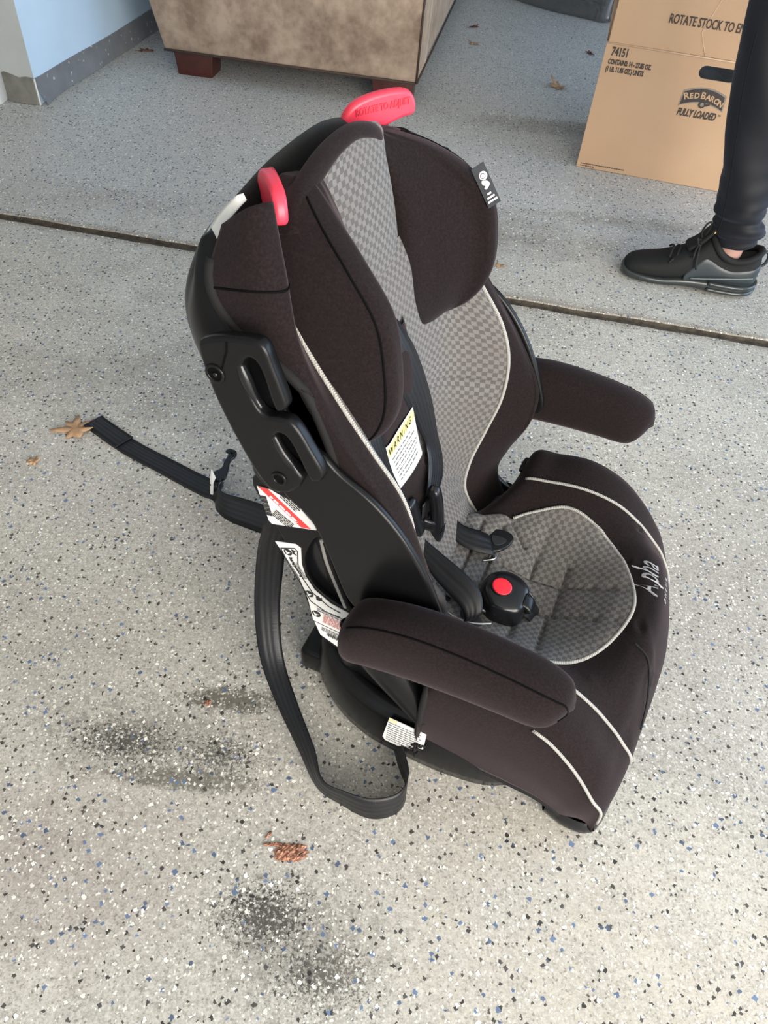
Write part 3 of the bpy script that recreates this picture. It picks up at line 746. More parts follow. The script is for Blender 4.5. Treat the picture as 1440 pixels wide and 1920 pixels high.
# ---- grey seat pad with quilting grooves
oval = [(.10, .075), (.125, .095), (.15, .108), (.168, .108), (.19, .122), (.236, .137), (.28, .128), (.32, .100), (.348, .056), (.362, .0)]
ov = [(a, b) for a, b in oval] + [(a, -b) for a, b in oval[:-1][::-1]]
ovc = cr(np.array(ov), 120, True)
def cast(x_, y_, BVx=None, z=.6):
    h = (BVx or BV).ray_cast(Vector((x_, y_, z)), Vector((0, 0, -1)))
    return h[0].z if h[0] is not None else .2
grooves = [((.17, .028), (.345, .028), .0016), ((.17, -.028), (.345, -.028), .0016), ((.222, -.10), (.222, -.028), .0018), ((.262, -.12), (.262, -.028), .0018), ((.222, .028), (.222, .112), .0018), ((.268, .028), (.268, .06), .0014), ((.16, -.09), (.16, .09), .0018), ((.13, -.08), (.13, .08), .0016), ((.268, -.028), (.268, .028), .0018), ((.168, .10), (.20, .07), .0016)]
def pad_h(x_, y_, edge):
    hgt = .0085 * min(1, edge * 5) ** .5 + .0015
    for (a, b, wd) in grooves:
        ax, ay = a; bx, by = b; L2 = (bx - ax) ** 2 + (by - ay) ** 2
        t = max(0, min(1, ((x_ - ax) * (bx - ax) + (y_ - ay) * (by - ay)) / L2))
        d = math.hypot(x_ - ax - t * (bx - ax), y_ - ay - t * (by - ay))
        hgt -= .0075 * math.exp(-(d / wd) ** 2) * (1 if edge > .06 else 0); hgt -= .0022 * math.exp(-(d / .009) ** 2)
    return max(hgt, .0006)
NR = 64; c0 = np.array([.225, 0]); rowsP = []; 
for k in range(NR + 1):
    s_ = k / NR; row = []
    for q in ovc:
        p = c0 + (q - c0) * s_; row.append((p[0], p[1], cast(p[0], p[1]) + pad_h(p[0], p[1], 1 - s_)))
    rowsP.append(row)
pp = np.array(rowsP); V = pp.reshape(-1, 3); F = []
nn = len(ovc)
for i in range(NR):
    for j in range(nn): F.append((i * nn + j, (i + 1) * nn + j, (i + 1) * nn + (j + 1) % nn, i * nn + (j + 1) % nn))
pad = mesh_obj('seat_pad', V, F, M_CHK, seat, uv=[(v[0], v[1]) for v in V], recalc=True)
if pad.data.polygons[200].normal.z < 0: pad.data.flip_normals()
for v in pad.data.vertices: pass
front_part = [q for q in ov if q[0] >= .168]
lo = [(a, b) for a, b in oval[3:]] + [(a, -b) for a, b in oval[3:-1][::-1]]
lc = cr(np.array(lo), 90)
tube('piping', [(a, b, cast(a, b) + .002) for a, b in lc], .0025, M_PIPE, seat, smooth=False)

# ---- back cover (torso wings)
ST = [ # centre, mid, inner, pipe, outer front, outer side, rear   (half, +y)
 [(.110, 0, .205), (.112, .055, .200), (.113, .090, .185), (.120, .120, .162), (.143, .170, .148), (.150, .195, .140), (.12, .198, .145)],
 [(.065, 0, .255), (.064, .065, .250), (.072, .100, .230), (.083, .129, .206), (.113, .190, .200), (.112, .205, .197), (.09, .203, .195)],
 [(.037, 0, .305), (.037, .070, .300), (.052, .113, .275), (.078, .144, .250), (.120, .197, .248), (.115, .209, .244), (.07, .206, .24)],
 [(.020, 0, .355), (.020, .078, .350), (.045, .128, .325), (.088, .166, .303), (.140, .200, .305), (.130, .204, .303), (.06, .200, .30)],
 [(.012, 0, .405), (.013, .080, .400), (.040, .134, .378), (.099, .175, .362), (.144, .200, .357), (.134, .2035, .358), (.05, .200, .36)],
 [(.006, 0, .455), (.007, .080, .450), (.032, .138, .437), (.097, .176, .425), (.131, .200, .398), (.120, .2035, .405), (.040, .200, .43)],
 [(-.004, 0, .505), (-.003, .080, .500), (.015, .140, .490), (.078, .175, .477), (.096, .199, .455), (.086, .2035, .462), (.022, .200, .49)],
 [(-.017, 0, .548), (-.016, .080, .546), (-.005, .140, .538), (.042, .175, .524), (.062, .198, .500), (.048, .203, .512), (.004, .201, .552)],
 [(-.032, 0, .600), (-.031, .080, .598), (-.024, .140, .590), (.003, .173, .573), (.020, .197, .556), (.004, .203, .575), (-.024, .202, .606)],
 [(-.060, 0, .640), (-.060, .080, .640), (-.056, .138, .636), (-.042, .165, .630), (-.024, .191, .628), (-.044, .201, .634), (-.086, .200, .641)],
 [(-.085, 0, .680), (-.085, .080, .680), (-.080, .135, .680), (-.060, .155, .680), (-.045, .180, .680), (-.066, .197, .682), (-.112, .193, .675)],
 [(-.095, 0, .700), (-.095, .070, .700), (-.092, .110, .702), (-.080, .138, .706), (-.066, .158, .710), (-.080, .174, .712), (-.108, .172, .708)],
]
hb = np.array(ST); hb[-1, 3:, 2] -= .020; hb[-2, 3:, 2] -= .008; nb_ = hb.copy(); nb_[:, :, 1] *= -1
nb_[-1, 3:, 2] += np.array([.042, .054, .050, .032]); nb_[-2, 3:, 2] += np.array([.016, .020, .018, .011])
GB = np.concatenate([nb_[:, ::-1], hb[:, 1:]], axis=1)       # stations x 13  (near rear ... far rear), upwards
GB = GB[::-1]                                                  # top to bottom -> normals face forward
PB = surf(GB, np.linspace(0, 11, 130), np.linspace(0, 12, 120))
NB = normals(PB)
grid('back_cover', PB, M_FAB, seat, thick=.005)
BVB = bvh_of(PB)
for v, s_ in ((3, 1), (9, 1)):
    us_ = np.linspace(1.0 if v == 3 else 2, 11, 70)
    L = line_on(GB, us_, v, .0012)
    L = np.concatenate([L, np.array([(.135, (1 if v == 9 else -1) * .117, .165), (.166, (1 if v == 9 else -1) * .110, .190)])])
    tube('piping', L, .0025, M_PIPE, seat, smooth=False)
for v in (0, 12):
    tube('binding', line_on(GB, np.linspace(.6, 11, 70), v, -.001), .0052, M_BIND, seat, smooth=False)
tube('seam', line_on(GB, np.linspace(1.0, 1.001, 2), 0, 0), .001, M_BIND, seat, smooth=False)
tube('seam', surf(GB, [1.15], np.linspace(0, 2.4, 24))[0] + surf(GB, [1.15], np.linspace(0, 2.4, 24))[0] * 0, .0012, M_GAP, seat, smooth=False)
# grey back pad between the pipings, with a dark strip and the warning label on its middle
us_ = np.linspace(2.6, 10.9, 120); vs_ = np.linspace(3.02, 8.98, 90)
A = surf(GB, us_, vs_); n_ = normals(A); ev = np.minimum(np.arange(90), 89 - np.arange(90)) / 12; ev = np.clip(ev, 0, 1) ** .5
off = .0008 + .006 * ev[None, :] * np.ones((120, 1))
for k in (58,): off[k - 1:k + 2, 55:] *= .45
wr = np.zeros((120, 90)); rr = np.arange(120)[:, None]; cc_ = np.arange(90)[None, :]
wr += .0015 * np.sin(rr * .9 + cc_ * .12) * (rr > 88) * np.minimum(1, np.abs(cc_ - 45) / 25)
A = A + n_ * (off + wr)[..., None]
grid('back_pad', A, M_CHK, seat)
BVP = bvh_of(A)
def cast_b(y_, z_, BVx, x0=.4):
    h = BVx.ray_cast(Vector((x0, y_, z_)), Vector((-1, 0, 0))); return h[0] if h[0] is not None else Vector((0, y_, z_))
Q = []
for i in range(60):
    t = i / 59; z_ = .548 - t * .275; hw = .064 - .014 * t; row = []
    for j in range(21):
        f = j / 20; y_ = -.036 + .030 * t - hw + 2 * hw * f; e = min(f, 1 - f) * 8; q = cast_b(y_, z_, BVP)
        row.append((q.x + .001 + .006 * min(1, e) ** .5, y_, z_))
    Q.append(row)
Q = np.array(Q); grid('centre_strip', Q, M_FAB, seat)
BVS = bvh_of(Q)
# label on strip: x right = towards far side, y up
def lab_pt(a, b): # a across, b up in label space -> point
    y_ = .0 + a; z_ = b; q = cast_b(y_, z_, BVS); return (q.x + .0022, y_, z_)
LC = [(-.036, .335), (.024, .352), (.030, .425), (-.018, .392)]
Wq = []
for i in range(20):
    u_ = i / 19; row = []
    for j in range(20):
        v_ = j / 19
        p = (np.array((-.083, .441)) * (1 - u_) + np.array((.002, .444)) * u_) * (1 - v_) + (np.array((-.051, .352)) * (1 - u_) + np.array((.030, .349)) * u_) * v_
        q = lab_pt(p[0], p[1]); row.append((q[0] + .0006 * math.sin(u_ * 5), q[1], q[2]))
    Wq.append(row)
Wq = np.array(Wq)
wl_ = grid('warning_label', Wq, M_WHITE, seat); s = wl_.modifiers.new('t', 'SOLIDIFY'); s.thickness = .0006
BVL = bvh_of(Wq)
o_ = Vector((.2, -.082, .440)); xd = Vector((0, .085, .003)).normalized(); yd = Vector((0, -.003, .085)).normalized()
hx = T((0, 0, 0))
LM = frame(o_, xd, yd)
YW = []
for i in range(12):
    row = []
    for j in range(4):
        p = LM @ Vector((.001 + i / 11 * .082 + j / 3 * .007, -.001 - j / 3 * .019, 0)); q = cast_b(p.y, p.z, BVL); row.append((q.x + .0009, p.y, p.z))
    YW.append(row)
grid('label_header', np.array(YW), M_YEL, wl_, flip=True)
text('printed_text', 'WARNING', .0165, LM @ T((.008, -.0155, 0)), M_INK, wl_, drape=(BVL, (-1, 0, 0)), sx=.62, bold=.0002, space=1.55)
bq = bars('fine_print', [(a + (-.02 - b) * .37, b, c_ + (-.02 - b) * .37, d) for a, b, c_, d in lines(.014, .080, -.082, -.024, 7, R, .007, .42)], LM, M_GINK, wl_)
for v in bq.data.vertices:
    q = cast_b(v.co.y, v.co.z, BVL); v.co.x = q.x + .0014

# ---- back shell behind the cover
def bring(z, xr, xf, hy): return cr(np.array([(xf, -hy, z), (xf - .03, -hy - .004, z), (xr + .02, -hy + .012, z), (xr, -hy + .05, z), (xr - .004, 0, z), (xr, hy - .05, z), (xr + .02, hy - .012, z), (xf - .03, hy + .004, z), (xf, hy, z)]), 70)
BR = [bring(.700, -.125, -.10, .15), bring(.695, -.142, -.10, .165), bring(.670, -.158, -.10, .176), bring(.625, -.170, -.095, .184), bring(.58, -.160, -.07, .188), bring(.52, -.130, -.03, .188), bring(.45, -.104, .0, .180), bring(.37, -.076, .03, .176), bring(.28, -.048, .04, .174), bring(.20, -.02, .05, .174), bring(.10, -.01, .06, .168)]
BRp = cr(np.array(BR), 80); grid('back_shell', BRp, M_PLA, seat, thick=.004)
# arched fleece rim on top
tube('top_rim', [(-.108, -.168, .672), (-.116, -.150, .688), (-.120, -.125, .698), (-.120, -.095, .705), (-.119, -.05, .713), (-.118, 0, .716), (-.119, .05, .713), (-.120, .095, .703), (-.120, .125, .692), (-.116, .150, .680), (-.108, .168, .665)], .0165, M_FLEECE, seat, n=14)
mesh_obj('rim_infill', [(-.118, 0, .715)] + [(-.116 + .0 * y_, y_, .712 - abs(y_) * .12) for y_ in np.linspace(-.15, .15, 15)] + [(-.085, y_, .690) for y_ in np.linspace(-.15, .15, 15)], [(1 + k, 2 + k, 17 + k, 16 + k) for k in range(14)], M_FLEECE, seat)
rt = ribbon('rear_tag', [(-.150, -.145, .655), (-.140, -.152, .690), (-.124, -.153, .715), (-.104, -.155, .737), (-.098, -.150, .740)], [(-.134, -.158, .655), (-.124, -.166, .688), (-.112, -.164, .712), (-.100, -.160, .728), (-.094, -.152, .736)], M_WHITE, seat)

# ---- side panels with stickers and belt hole
pan = [(-.082, .458), (-.064, .409), (-.046, .368), (-.030, .312), (-.013, .245), (.0, .203), (.037, .180), (.085, .178), (.090, .24), (.100, .40), (.03, .50), (-.03, .50)]
hole = [(-.001, .399), (-.012, .380), (-.019, .350), (-.015, .321), (-.003, .301), (.018, .288), (.040, .283), (.05, .30), (.03, .35), (.012, .385)]
both('side_panel', [pan, hole], .199, .007, .002, M_PLA)
box('belt_recess', (-.03, -.193, .26), (.06, -.150, .42), M_PLA2, seat, .01)
tube('zip_edge', [(.003, -.2, .395), (.010, -.200, .36), (.022, -.200, .325), (.036, -.2, .285)], .0042, M_PIPE, seat, n=8)
tube('zip_edge', [(.008, -.203, .395), (.016, -.203, .36), (.028, -.203, .325), (.042, -.203, .285)], .003, M_BIND, seat, n=8)
s1 = plate('rating_label', [[(-.076, .449), (-.040, .453), (-.024, .439), (-.006, .420), (-.003, .412), (-.060, .394), (-.064, .398)]], XZ(-.2034), .0012, .0002, M_WHITE, seat, 1)
def mkq(P4): return plate
plate('red_stripe', [[(-.074, .4495), (-.062, .4510), (-.010, .411), (-.022, .408)]], XZ(-.2042), .0008, .0001, M_RINK, s1, 1)
LMs = lambda x_, z_, ang, y_=-.2048: T((x_, y_, z_)) @ Matrix.Rotation(ang, 4, 'Y') @ FM
bars('fine_print', lines(.004, .050, .0008, .0044, 1, R, .006, 1.2), LMs(-.064, .4425, .68), M_WHITE, s1)
bars('fine_print', lines(0, .028, -.002, .010, 4, R, .004), LMs(-.046, .4475, .68), M_INK, s1)
bars('fine_print', lines(0, .030, -.018, -.004, 5, R, .004), LMs(-.050, .4265, .55), M_INK, s1)
bars('fine_print', [(.002, -.002 - .0022 * k, .010, -.0035 - .0022 * k + (.0006 if k % 3 else 0)) for k in range(14)], LMs(-.0745, .438, -.22), M_INK, s1)
s2 = plate('instruction_label', [[(-.0575, .364), (-.030, .373), (-.0235, .369), (-.0230, .340), (-.018, .318), (-.006, .298), (.016, .283), (.045, .277), (.055, .24), (.055, .19), (.040, .186), (.002, .204), (-.009, .236), (-.0155, .275), (-.028, .315)]], XZ(-.2034), .0012, .0002, M_WHITE, seat, 1)
tube('label_border', [(x_, -.2044, z_) for x_, z_ in ((-.050, .356), (-.031, .3655), (-.0275, .362), (-.0275, .338), (-.022, .314), (-.009, .292), (.014, .276), (.030, .272))], .0007, M_INK, s2, n=5, smooth=False)
tube('label_border', [(x_, -.2044, z_) for x_, z_ in ((-.050, .356), (-.040, .33), (-.022, .295), (-.011, .272), (.01, .262), (.03, .262))], .0007, M_INK, s2, n=5, smooth=False)
def seatpic(x_, z_, r, k):
    plate('pictogram', [circ(x_, z_, r, 18)], XZ(-.2042), .0008, .0001, M_INK, s2, 1)
    plate('pictogram', [[(x_ - r * .6, z_ + r * .5), (x_ - r * .1, z_ + r * .1), (x_ + r * .6, z_ + r * .2), (x_ + r * .1, z_ - r * .3), (x_ - r * .2, z_ - r * .7)]], XZ(-.2049), .0008, .0001, M_WHITE, s2, 1)
seatpic(-.0405, .3535, .0055, 0); seatpic(-.013, .2865, .0058, 0); seatpic(-.0035, .249, .0062, 0)
plate('pictogram', [[(-.036, .361), (-.030, .361), (-.032, .357), (-.029, .353), (-.034, .354)]], XZ(-.2042), .0008, .0001, M_INK, s2, 1)
plate('pictogram', [[(-.004, .286), (-.001, .289), (.002, .286), (.004, .289), (.005, .282), (.001, .280), (-.003, .280)]], XZ(-.2042), .0008, .0001, M_INK, s2, 1)
text('printed_text', 'Forward-Facing', .0066, LMs(-.0210, .3170, -2.07), M_INK, s2, sx=.80)
bars('fine_print', lines(0, .030, 0, .006, 3, R, .004), LMs(-.0150, .3165, -2.07), M_GINK, s2)
bars('fine_print', lines(0, .044, 0, .008, 2, R, .005), LMs(-.002, .2565, .05), M_GINK, s2)
bars('fine_print', lines(0, .040, 0, .020, 6, R, .005), LMs(.006, .236, .08), M_PINK, s2)
tube('label_border', [(-.008, -.2044, .231), (.02, -.2044, .228), (.05, -.2044, .226)], .0004, M_INK, s2, n=4, smooth=False)
bars('fine_print', lines(0, .036, 0, .009, 3, R, .004), LMs(.004, .217, .10), M_GINK, s2)
bars('fine_print', [(.002 * k, 0, .002 * k + (.0012 if k % 3 else .0007), .006) for k in range(16)], LMs(.012, .210, .12), M_INK, s2)

for o in seat.children:
    if o.name.split('.')[0] in ('rating_label', 'instruction_label', 'side_panel', 'belt_recess', 'zip_edge'):
        sg_ = -1 if (o.name == 'side_panel.001') else 1
        o.location = (-.0075, .0125 * sg_, -.0155)
# ---- side rail and belt-path hooks
rail = [(-.090, .628), (-.064, .636), (-.050, .624), (-.034, .584), (-.012, .550), (.010, .536), (.028, .520), (.062, .499), (.092, .470), (.120, .430), (.147, .375), (.157, .340), (.145, .322), (.125, .310), (.098, .300), (.060, .309), (.039, .329), (.021, .377), (.005, .419), (-.011, .445), (-.040, .470), (-.066, .53), (-.085, .585)]
both('side_rail', [rail], .2105, .010, .0042, M_PLA)
hook = [(-.105, .633), (-.097, .645), (-.073, .655), (-.047, .660), (-.037, .655), (-.031, .639), (-.024, .619), (-.019, .602), (-.022, .594), (-.030, .591), (-.035, .602), (-.040, .621), (-.045, .635), (-.052, .640), (-.059, .634), (-.062, .621), (-.057, .604), (-.049, .587), (-.041, .581), (-.028, .584), (-.016, .584), (-.006, .574), (.004, .557), (.017, .534), (.015, .522), (.006, .517), (-.001, .525), (-.009, .543), (-.018, .560), (-.025, .565), (-.032, .561), (-.033, .550), (-.023, .533), (-.008, .521), (-.005, .512), (-.011, .499), (-.026, .486), (-.042, .485), (-.058, .504), (-.079, .546), (-.096, .590)]
hks = both('belt_hook', [hook], .2245, .015, .0045, M_PLA)
for (o, sgn) in zip(hks, (-1, 1)):
    y_ = sgn * .2285; D_ = np.array((-.0105, 0, -.0165))
    tube('guide_blade', [np.array(q) + D_ for q in [(-.0545, y_, .646), (-.049, y_, .630), (-.043, y_, .615), (-.036, y_, .603)]], .0042, M_PLA2, o, n=10, fn=lambda t: .0028 + .0028 * math.sin(PI * min(t * 1.2 + .1, 1)))
    tube('guide_blade', [np.array(q) + D_ for q in [(-.025, y_, .575), (-.017, y_, .558), (-.007, y_, .545), (.002, y_, .533)]], .0036, M_PLA2, o, n=10, fn=lambda t: .0026 + .0018 * math.sin(PI * min(t * 1.2 + .1, 1)))
    yy = sgn * .2322
    for (cx_, cz_, r_) in ((-.0895, .612, .0085), (-.0300, .5065, .0070)):
        tube('screw_recess', [(cx_ + r_ * math.cos(a), yy + sgn * .0002, cz_ + r_ * math.sin(a)) for a in np.linspace(0, 2 * PI, 20, endpoint=False)], .0017, M_PLA, o, closed=True, smooth=False)
        V = [(cx_, yy + sgn * .0003, cz_)] + [(cx_ + r_ * .93 * math.cos(a), yy + sgn * .0006, cz_ + r_ * .93 * math.sin(a)) for a in np.linspace(0, 2 * PI, 20, endpoint=False)]
        mesh_obj('screw_hole_shade', V, [(0, 1 + i, 1 + (i + 1) % 20) for i in range(20)], M_GAP, o, smooth=False)  # flat black disc: shade of the screw hole put into its colour
    tube('screw_head', [(-.0885, yy + sgn * .0004, .6125), (-.0880, yy + sgn * .0028, .6125)], .0022, M_PLA2, o, smooth=False, n=8)
    tube('crack', [(-.0740, yy + sgn * .0, .6505), (-.0745, yy + sgn * .0, .642), (-.0785, yy + sgn * .0, .630), (-.0820, yy, .619)], .0009, M_GAP, o, n=5, smooth=False)
# clip loop behind the lower hook
tube('clip_loop', [(-.052, -.206, .490), (-.074, -.200, .482), (-.078, -.196, .462), (-.060, -.196, .447), (-.036, -.200, .446)], .0035, M_PLA2, seat)
# grey reveal at wing bottom (elastic end)
tube('elastic_end', [(.128, -.205, .395), (.143, -.204, .375), (.150, -.200, .345)], .007, mat('brown_grey_elastic', (.022, .018, .016), .8), seat, n=8)

# ---- armrests
def armrest(sg):
    R_ = []
    cen = [(.050, .308, .2), (.053, .311, .55), (.066, .322, .86), (.095, .333, 1.0), (.14, .342, 1.04), (.19, .345, 1.0), (.24, .344, .92), (.275, .341, .84), (.295, .338, .68), (.304, .336, .38), (.3065, .336, .1)]
    a_, b_ = .0300, .0465
    for (x_, z_, k) in cen:
        row = []
        for j in range(28):
            t = 2 * PI * j / 28; c_, s_ = math.cos(t), math.sin(t); e = .75
            row.append((x_ + (.006 * s_ if x_ > .285 else 0), sg * .246 + a_ * min(1, k * 1.1 + .05) * math.copysign(abs(c_) ** e, c_), z_ + b_ * k * math.copysign(abs(s_) ** e, s_)))
        R_.append(row)
    Pn = cr(np.array(R_), 60); o = grid('armrest', Pn, M_FAB, seat, closed=True, caps=True)
    j = 28 * (.125 if sg > 0 else .375)
    def pt(x_, ang, off=.0):
        i = np.searchsorted(Pn[:, 0, 0], x_); i = min(max(i, 0), 59); c_ = Pn[i].mean(0); jj = int(round(ang / (2 * PI) * 28)) % 28; p = Pn[i, jj]; return c_ + (p - c_) * 1.0
    sa = PI - .95
    line = [pt(x_, (sa if sg < 0 else PI - sa)) for x_ in np.linspace(.062, .296, 26)]
    e_ = [pt(.303, (sa + .5 if sg < 0 else PI - sa - .5)), pt(.300, (sa + .9 if sg < 0 else PI - sa - .9))]
    tube('seam', cr(np.array(line + e_), 60), .0012, M_GAP, o, n=6, smooth=False)
    # pivot arm under the pad
    Ra = []
    for (x_, z_, k) in ((.06, .27 if sg < 0 else .20, .7), (.085, .225 if sg < 0 else .175, .95), (.115, .185 if sg < 0 else .155, .9), (.140, .155, .7), (.152, .138, .45)):
        Ra.append([(x_ + .040 * k * math.cos(t), sg * .212 + .017 * math.sin(t), z_ + .016 * k * math.cos(t) * -.2) for t in np.linspace(0, 2 * PI, 20, endpoint=False)])
    grid('armrest_bracket', cr(np.array(Ra), 24), M_PLA, seat, closed=True, caps=True)
armrest(-1); armrest(1)

# ---- headrest: two padded lobes, top bolster, grey centre panel
hl = [  # z, inner crease x, rim x, inner back y, rim y, fullness, outer back x
 (.728, -.074, -.066, .066, .090, .35, -.084), (.722, -.070, -.050, .066, .106, .75, -.088), (.709, -.063, -.022, .066, .128, .95, -.088), (.688, -.054, .012, .067, .147, 1, -.082), (.655, -.043, .043, .068, .155, 1, -.074), (.612, -.034, .055, .067, .157, 1, -.066),
 (.572, -.027, .058, .066, .157, 1, -.056), (.542, -.020, .051, .062, .156, 1, -.044), (.518, -.010, .036, .066, .152, .95, -.030), (.502, -.004, .016, .074, .144, .75, -.018), (.495, .0, .004, .09, .13, .3, -.008)]
def lobe(sg):
    R_ = []
    for (z_, xc, xr, yb, yr, k, xb) in hl:
        th = .026 * k; xm = (xb + xr) / 2
        q = [(xc, yb), (xc * .62 + xr * .38, yb + (yr - th - yb) * .42), (xr * .72 + xc * .28, yr - th - .002), (xr - .004, yr - th * .75), (xr, yr - th * .35), (xr - .006, yr + th * .02 + .004), (xr * .65 + xb * .35, yr + .010), (xm * .6 + xb * .4, yr + .010), (xb + .004, yr + .002), (xb - .012, (yb + yr) / 2 + .01)]
        tilt = lambda x_: -.10 * (x_ - xr)      # the lobe's sections lean a little
        R_.append([(x_, sg * y_, z_ + ((.006 if sg < 0 else -.009) * min(1, max(0, (z_ - .6) / .08)))) for x_, y_ in q])
    A = np.array(R_); A = cr(A, 60); A = cr(A.swapaxes(0, 1), 60, True).swapaxes(0, 1)
    n_ = normals(A)
    o = grid('headrest_lobe', A, M_FAB, seat, closed=True, caps=True)
    # rim seam
    idx = 60 * 3.2 / 10
    L = [A[i, int(round(60 * 5.1 / 10)) % 60] for i in range(5, 56, 2)]
    tube('seam', L, .0012, M_GAP, o, n=6)
    if sg > 0:
        L = [A[i, int(round(60 * 4.4 / 10))] + np.array((.0, 0, 0)) for i in range(3, 16, 2)]
    return o, A
lo_n, An = lobe(-1); lo_f, Af = lobe(1)
tube('headrest_top', [(-.056, -.136, .702), (-.066, -.116, .716), (-.072, -.085, .729), (-.073, -.04, .741), (-.070, .0, .745), (-.067, .035, .737), (-.070, .062, .722), (-.080, .082, .698), (-.09, .095, .670)], .0135, M_FAB, seat, n=16, fn=lambda t: .0135 - .0055 * min(1, t * 1.8))
rows = []
for z_, x_, hw in ((.741, -.068, .056), (.733, -.064, .078), (.715, -.059, .088), (.69, -.051, .088), (.66, -.043, .086), (.62, -.034, .082), (.58, -.025, .078), (.555, -.020, .072), (.540, -.018, .062)):
    rows.append([(x_ + .003 - .012 * abs(t) ** 3, hw * t, z_ - .004 * abs(t)) for t in np.linspace(-1, 1, 11)])
A = np.array(rows); A = surf(A, np.linspace(0, 8, 50), np.linspace(0, 10, 40))
cp = grid('headrest_panel', A, M_CHK, seat, flip=True)
# tab label on the far lobe
tb = frame((.020, .1345, .695), (.46, .18, -.85), (-.35, .75, .10))
tl = frame((.0, 0, 0), (1, 0, 0), (0, 1, 0))
BVf = bvh_of(Af)
# ---- red adjuster handles on the headrest
def handle(sg):
    o_ = Vector((-.118, sg * .083, 0)); d_ = Vector((.64, sg * .768, 0)).normalized()
    Mh = frame(tuple(o_ + Vector((0, 0, -.003))), d_, (0, 0, 1))
    L = [(0, .698), (-.001, .722), (.007, .737), (.022, .745), (.045, .7495), (.070, .750), (.081, .745), (.0865, .734), (.085, .724), (.072, .7215), (.055, .716), (.040, .709), (.030, .700), (.022, .694), (.006, .692)]
    h = plate('adjuster_handle', [[(a, b - .001) for a, b in L]], Mh, .0125, .0042, M_RED, seat, 3)
    n_ = Mh.to_3x3() @ Vector((0, 0, 1)); side = 1 if sg > 0 else -1
    if n_.x < 0: flipx = -1
    else: flipx = 1
    return h, Mh, flipx
hf, Mf, fx = handle(1); hn, Mn, fn_ = handle(-1)
# engraved words on the forward face of each paddle
tf_ = frame(Mf @ Vector((.0135, .7285, 0)) + Vector((.768, -.64, 0)) * .0071, Vector((.64, .768, .10)), Vector((-.05, -.05, 1)))
text('engraved_text', 'ROTATE TO ADJUST', .0098, tf_, M_REDDK, hf, sx=.72, th=.0002, bold=.0003)
tube('finger_groove', [Mn @ Vector(q) for q in ((.004, .712, -.0045), (.004, .728, -.0050), (.012, .738, -.0050), (.030, .742, -.0052), (.05, .743, -.005))], .0026, M_REDDK, hn, n=8)
# ---- tag on the far lobe rim
tgM = frame(Vector((.0145, .1600, .6725)), Vector((.026, .010, .0155)), Vector((-.013, .004, .019)))
def tag_on():
    e = [(.0125, .1395, .6775), (.024, .150, .682), (.0495, .1545, .656), (.040, .1395, .640)]
    return e
TO = [Vector(q) for q in tag_on()]
xv = (TO[3] - TO[0]); yv = (TO[1] - TO[0])
TMx = frame(tuple(TO[0] + Vector((.004, -.007, .004))), tuple(xv), tuple(yv)); Lx, Ly = xv.length, yv.length
tg = plate('fabric_tag', [[(0, 0), (Lx, 0), (Lx, Ly), (0, Ly)]], TMx, .0012, .0003, M_WEB, seat, 1)
zf = 1 if (TMx.to_3x3() @ Vector((0, 0, 1))).dot(Vector((.2, -.7, .4))) > 0 else -1
UP = TMx @ T((0, 0, .0009 * zf))
plate('stitched_figure', [circ(Lx * .27, Ly * .58, .0048, 16)], UP, .0005, .0001, M_THREAD, tg, 1)
plate('stitched_figure', [circ(Lx * .27, Ly * .54, .0030, 14)], UP @ T((0, 0, .0005 * zf)), .0004, .0001, M_WEB, tg, 1)
plate('stitched_figure', [circ(Lx * .27, Ly * .54, .0022, 14)], UP @ T((0, 0, .0009 * zf)), .0004, .0001, M_THREAD, tg, 1)
plate('stitched_figure', [[(Lx * .36, Ly * .34), (Lx * .42, Ly * .70), (Lx * .50, Ly * .78), (Lx * .55, Ly * .62), (Lx * .58, Ly * .40), (Lx * .54, Ly * .30), (Lx * .50, Ly * .42), (Lx * .44, Ly * .28)]], UP, .0005, .0001, M_THREAD, tg, 3)
for k, (w0, w1) in enumerate(((.30, .62), (.18, .78), (.12, .88))):
    bars('stitched_lines', [(Lx * (.67 + .09 * k), Ly * (w0 + (w1 - w0) * q / 5), Lx * (.715 + .09 * k), Ly * (w0 + (w1 - w0) * (q + .8) / 5)) for q in range(5)], UP @ T((0, 0, .0002 * zf)), M_THREAD, tg)
# small seam and crease lines on the lobes
# ---- harness
e1 = [(-.012, -.008, .572), (-.003, .008, .548), (.011, .034, .498), (.027, .064, .416), (.040, .076, .348), (.052, .074, .314), (.061, .058, .296), (.066, .030, .285)]
e2 = [(-.010, -.036, .575), (.000, -.026, .540), (.009, -.028, .502), (.018, -.014, .462), (.027, .020, .400), (.037, .040, .352), (.050, .022, .326), (.058, -.002, .300)]
ribbon('shoulder_strap', e1, e2, M_WEB, seat)
f1 = [(.000, -.116, .510), (.012, -.118, .479), (.020, -.117, .455), (.029, -.098, .408), (.040, -.075, .350), (.054, -.060, .304)]
f2 = [(.004, -.078, .500), (.020, -.084, .460), (.028, -.072, .408), (.036, -.052, .358), (.048, -.038, .321), (.062, -.028, .288)]
ribbon('shoulder_strap', f1, f2, M_WEB, seat)
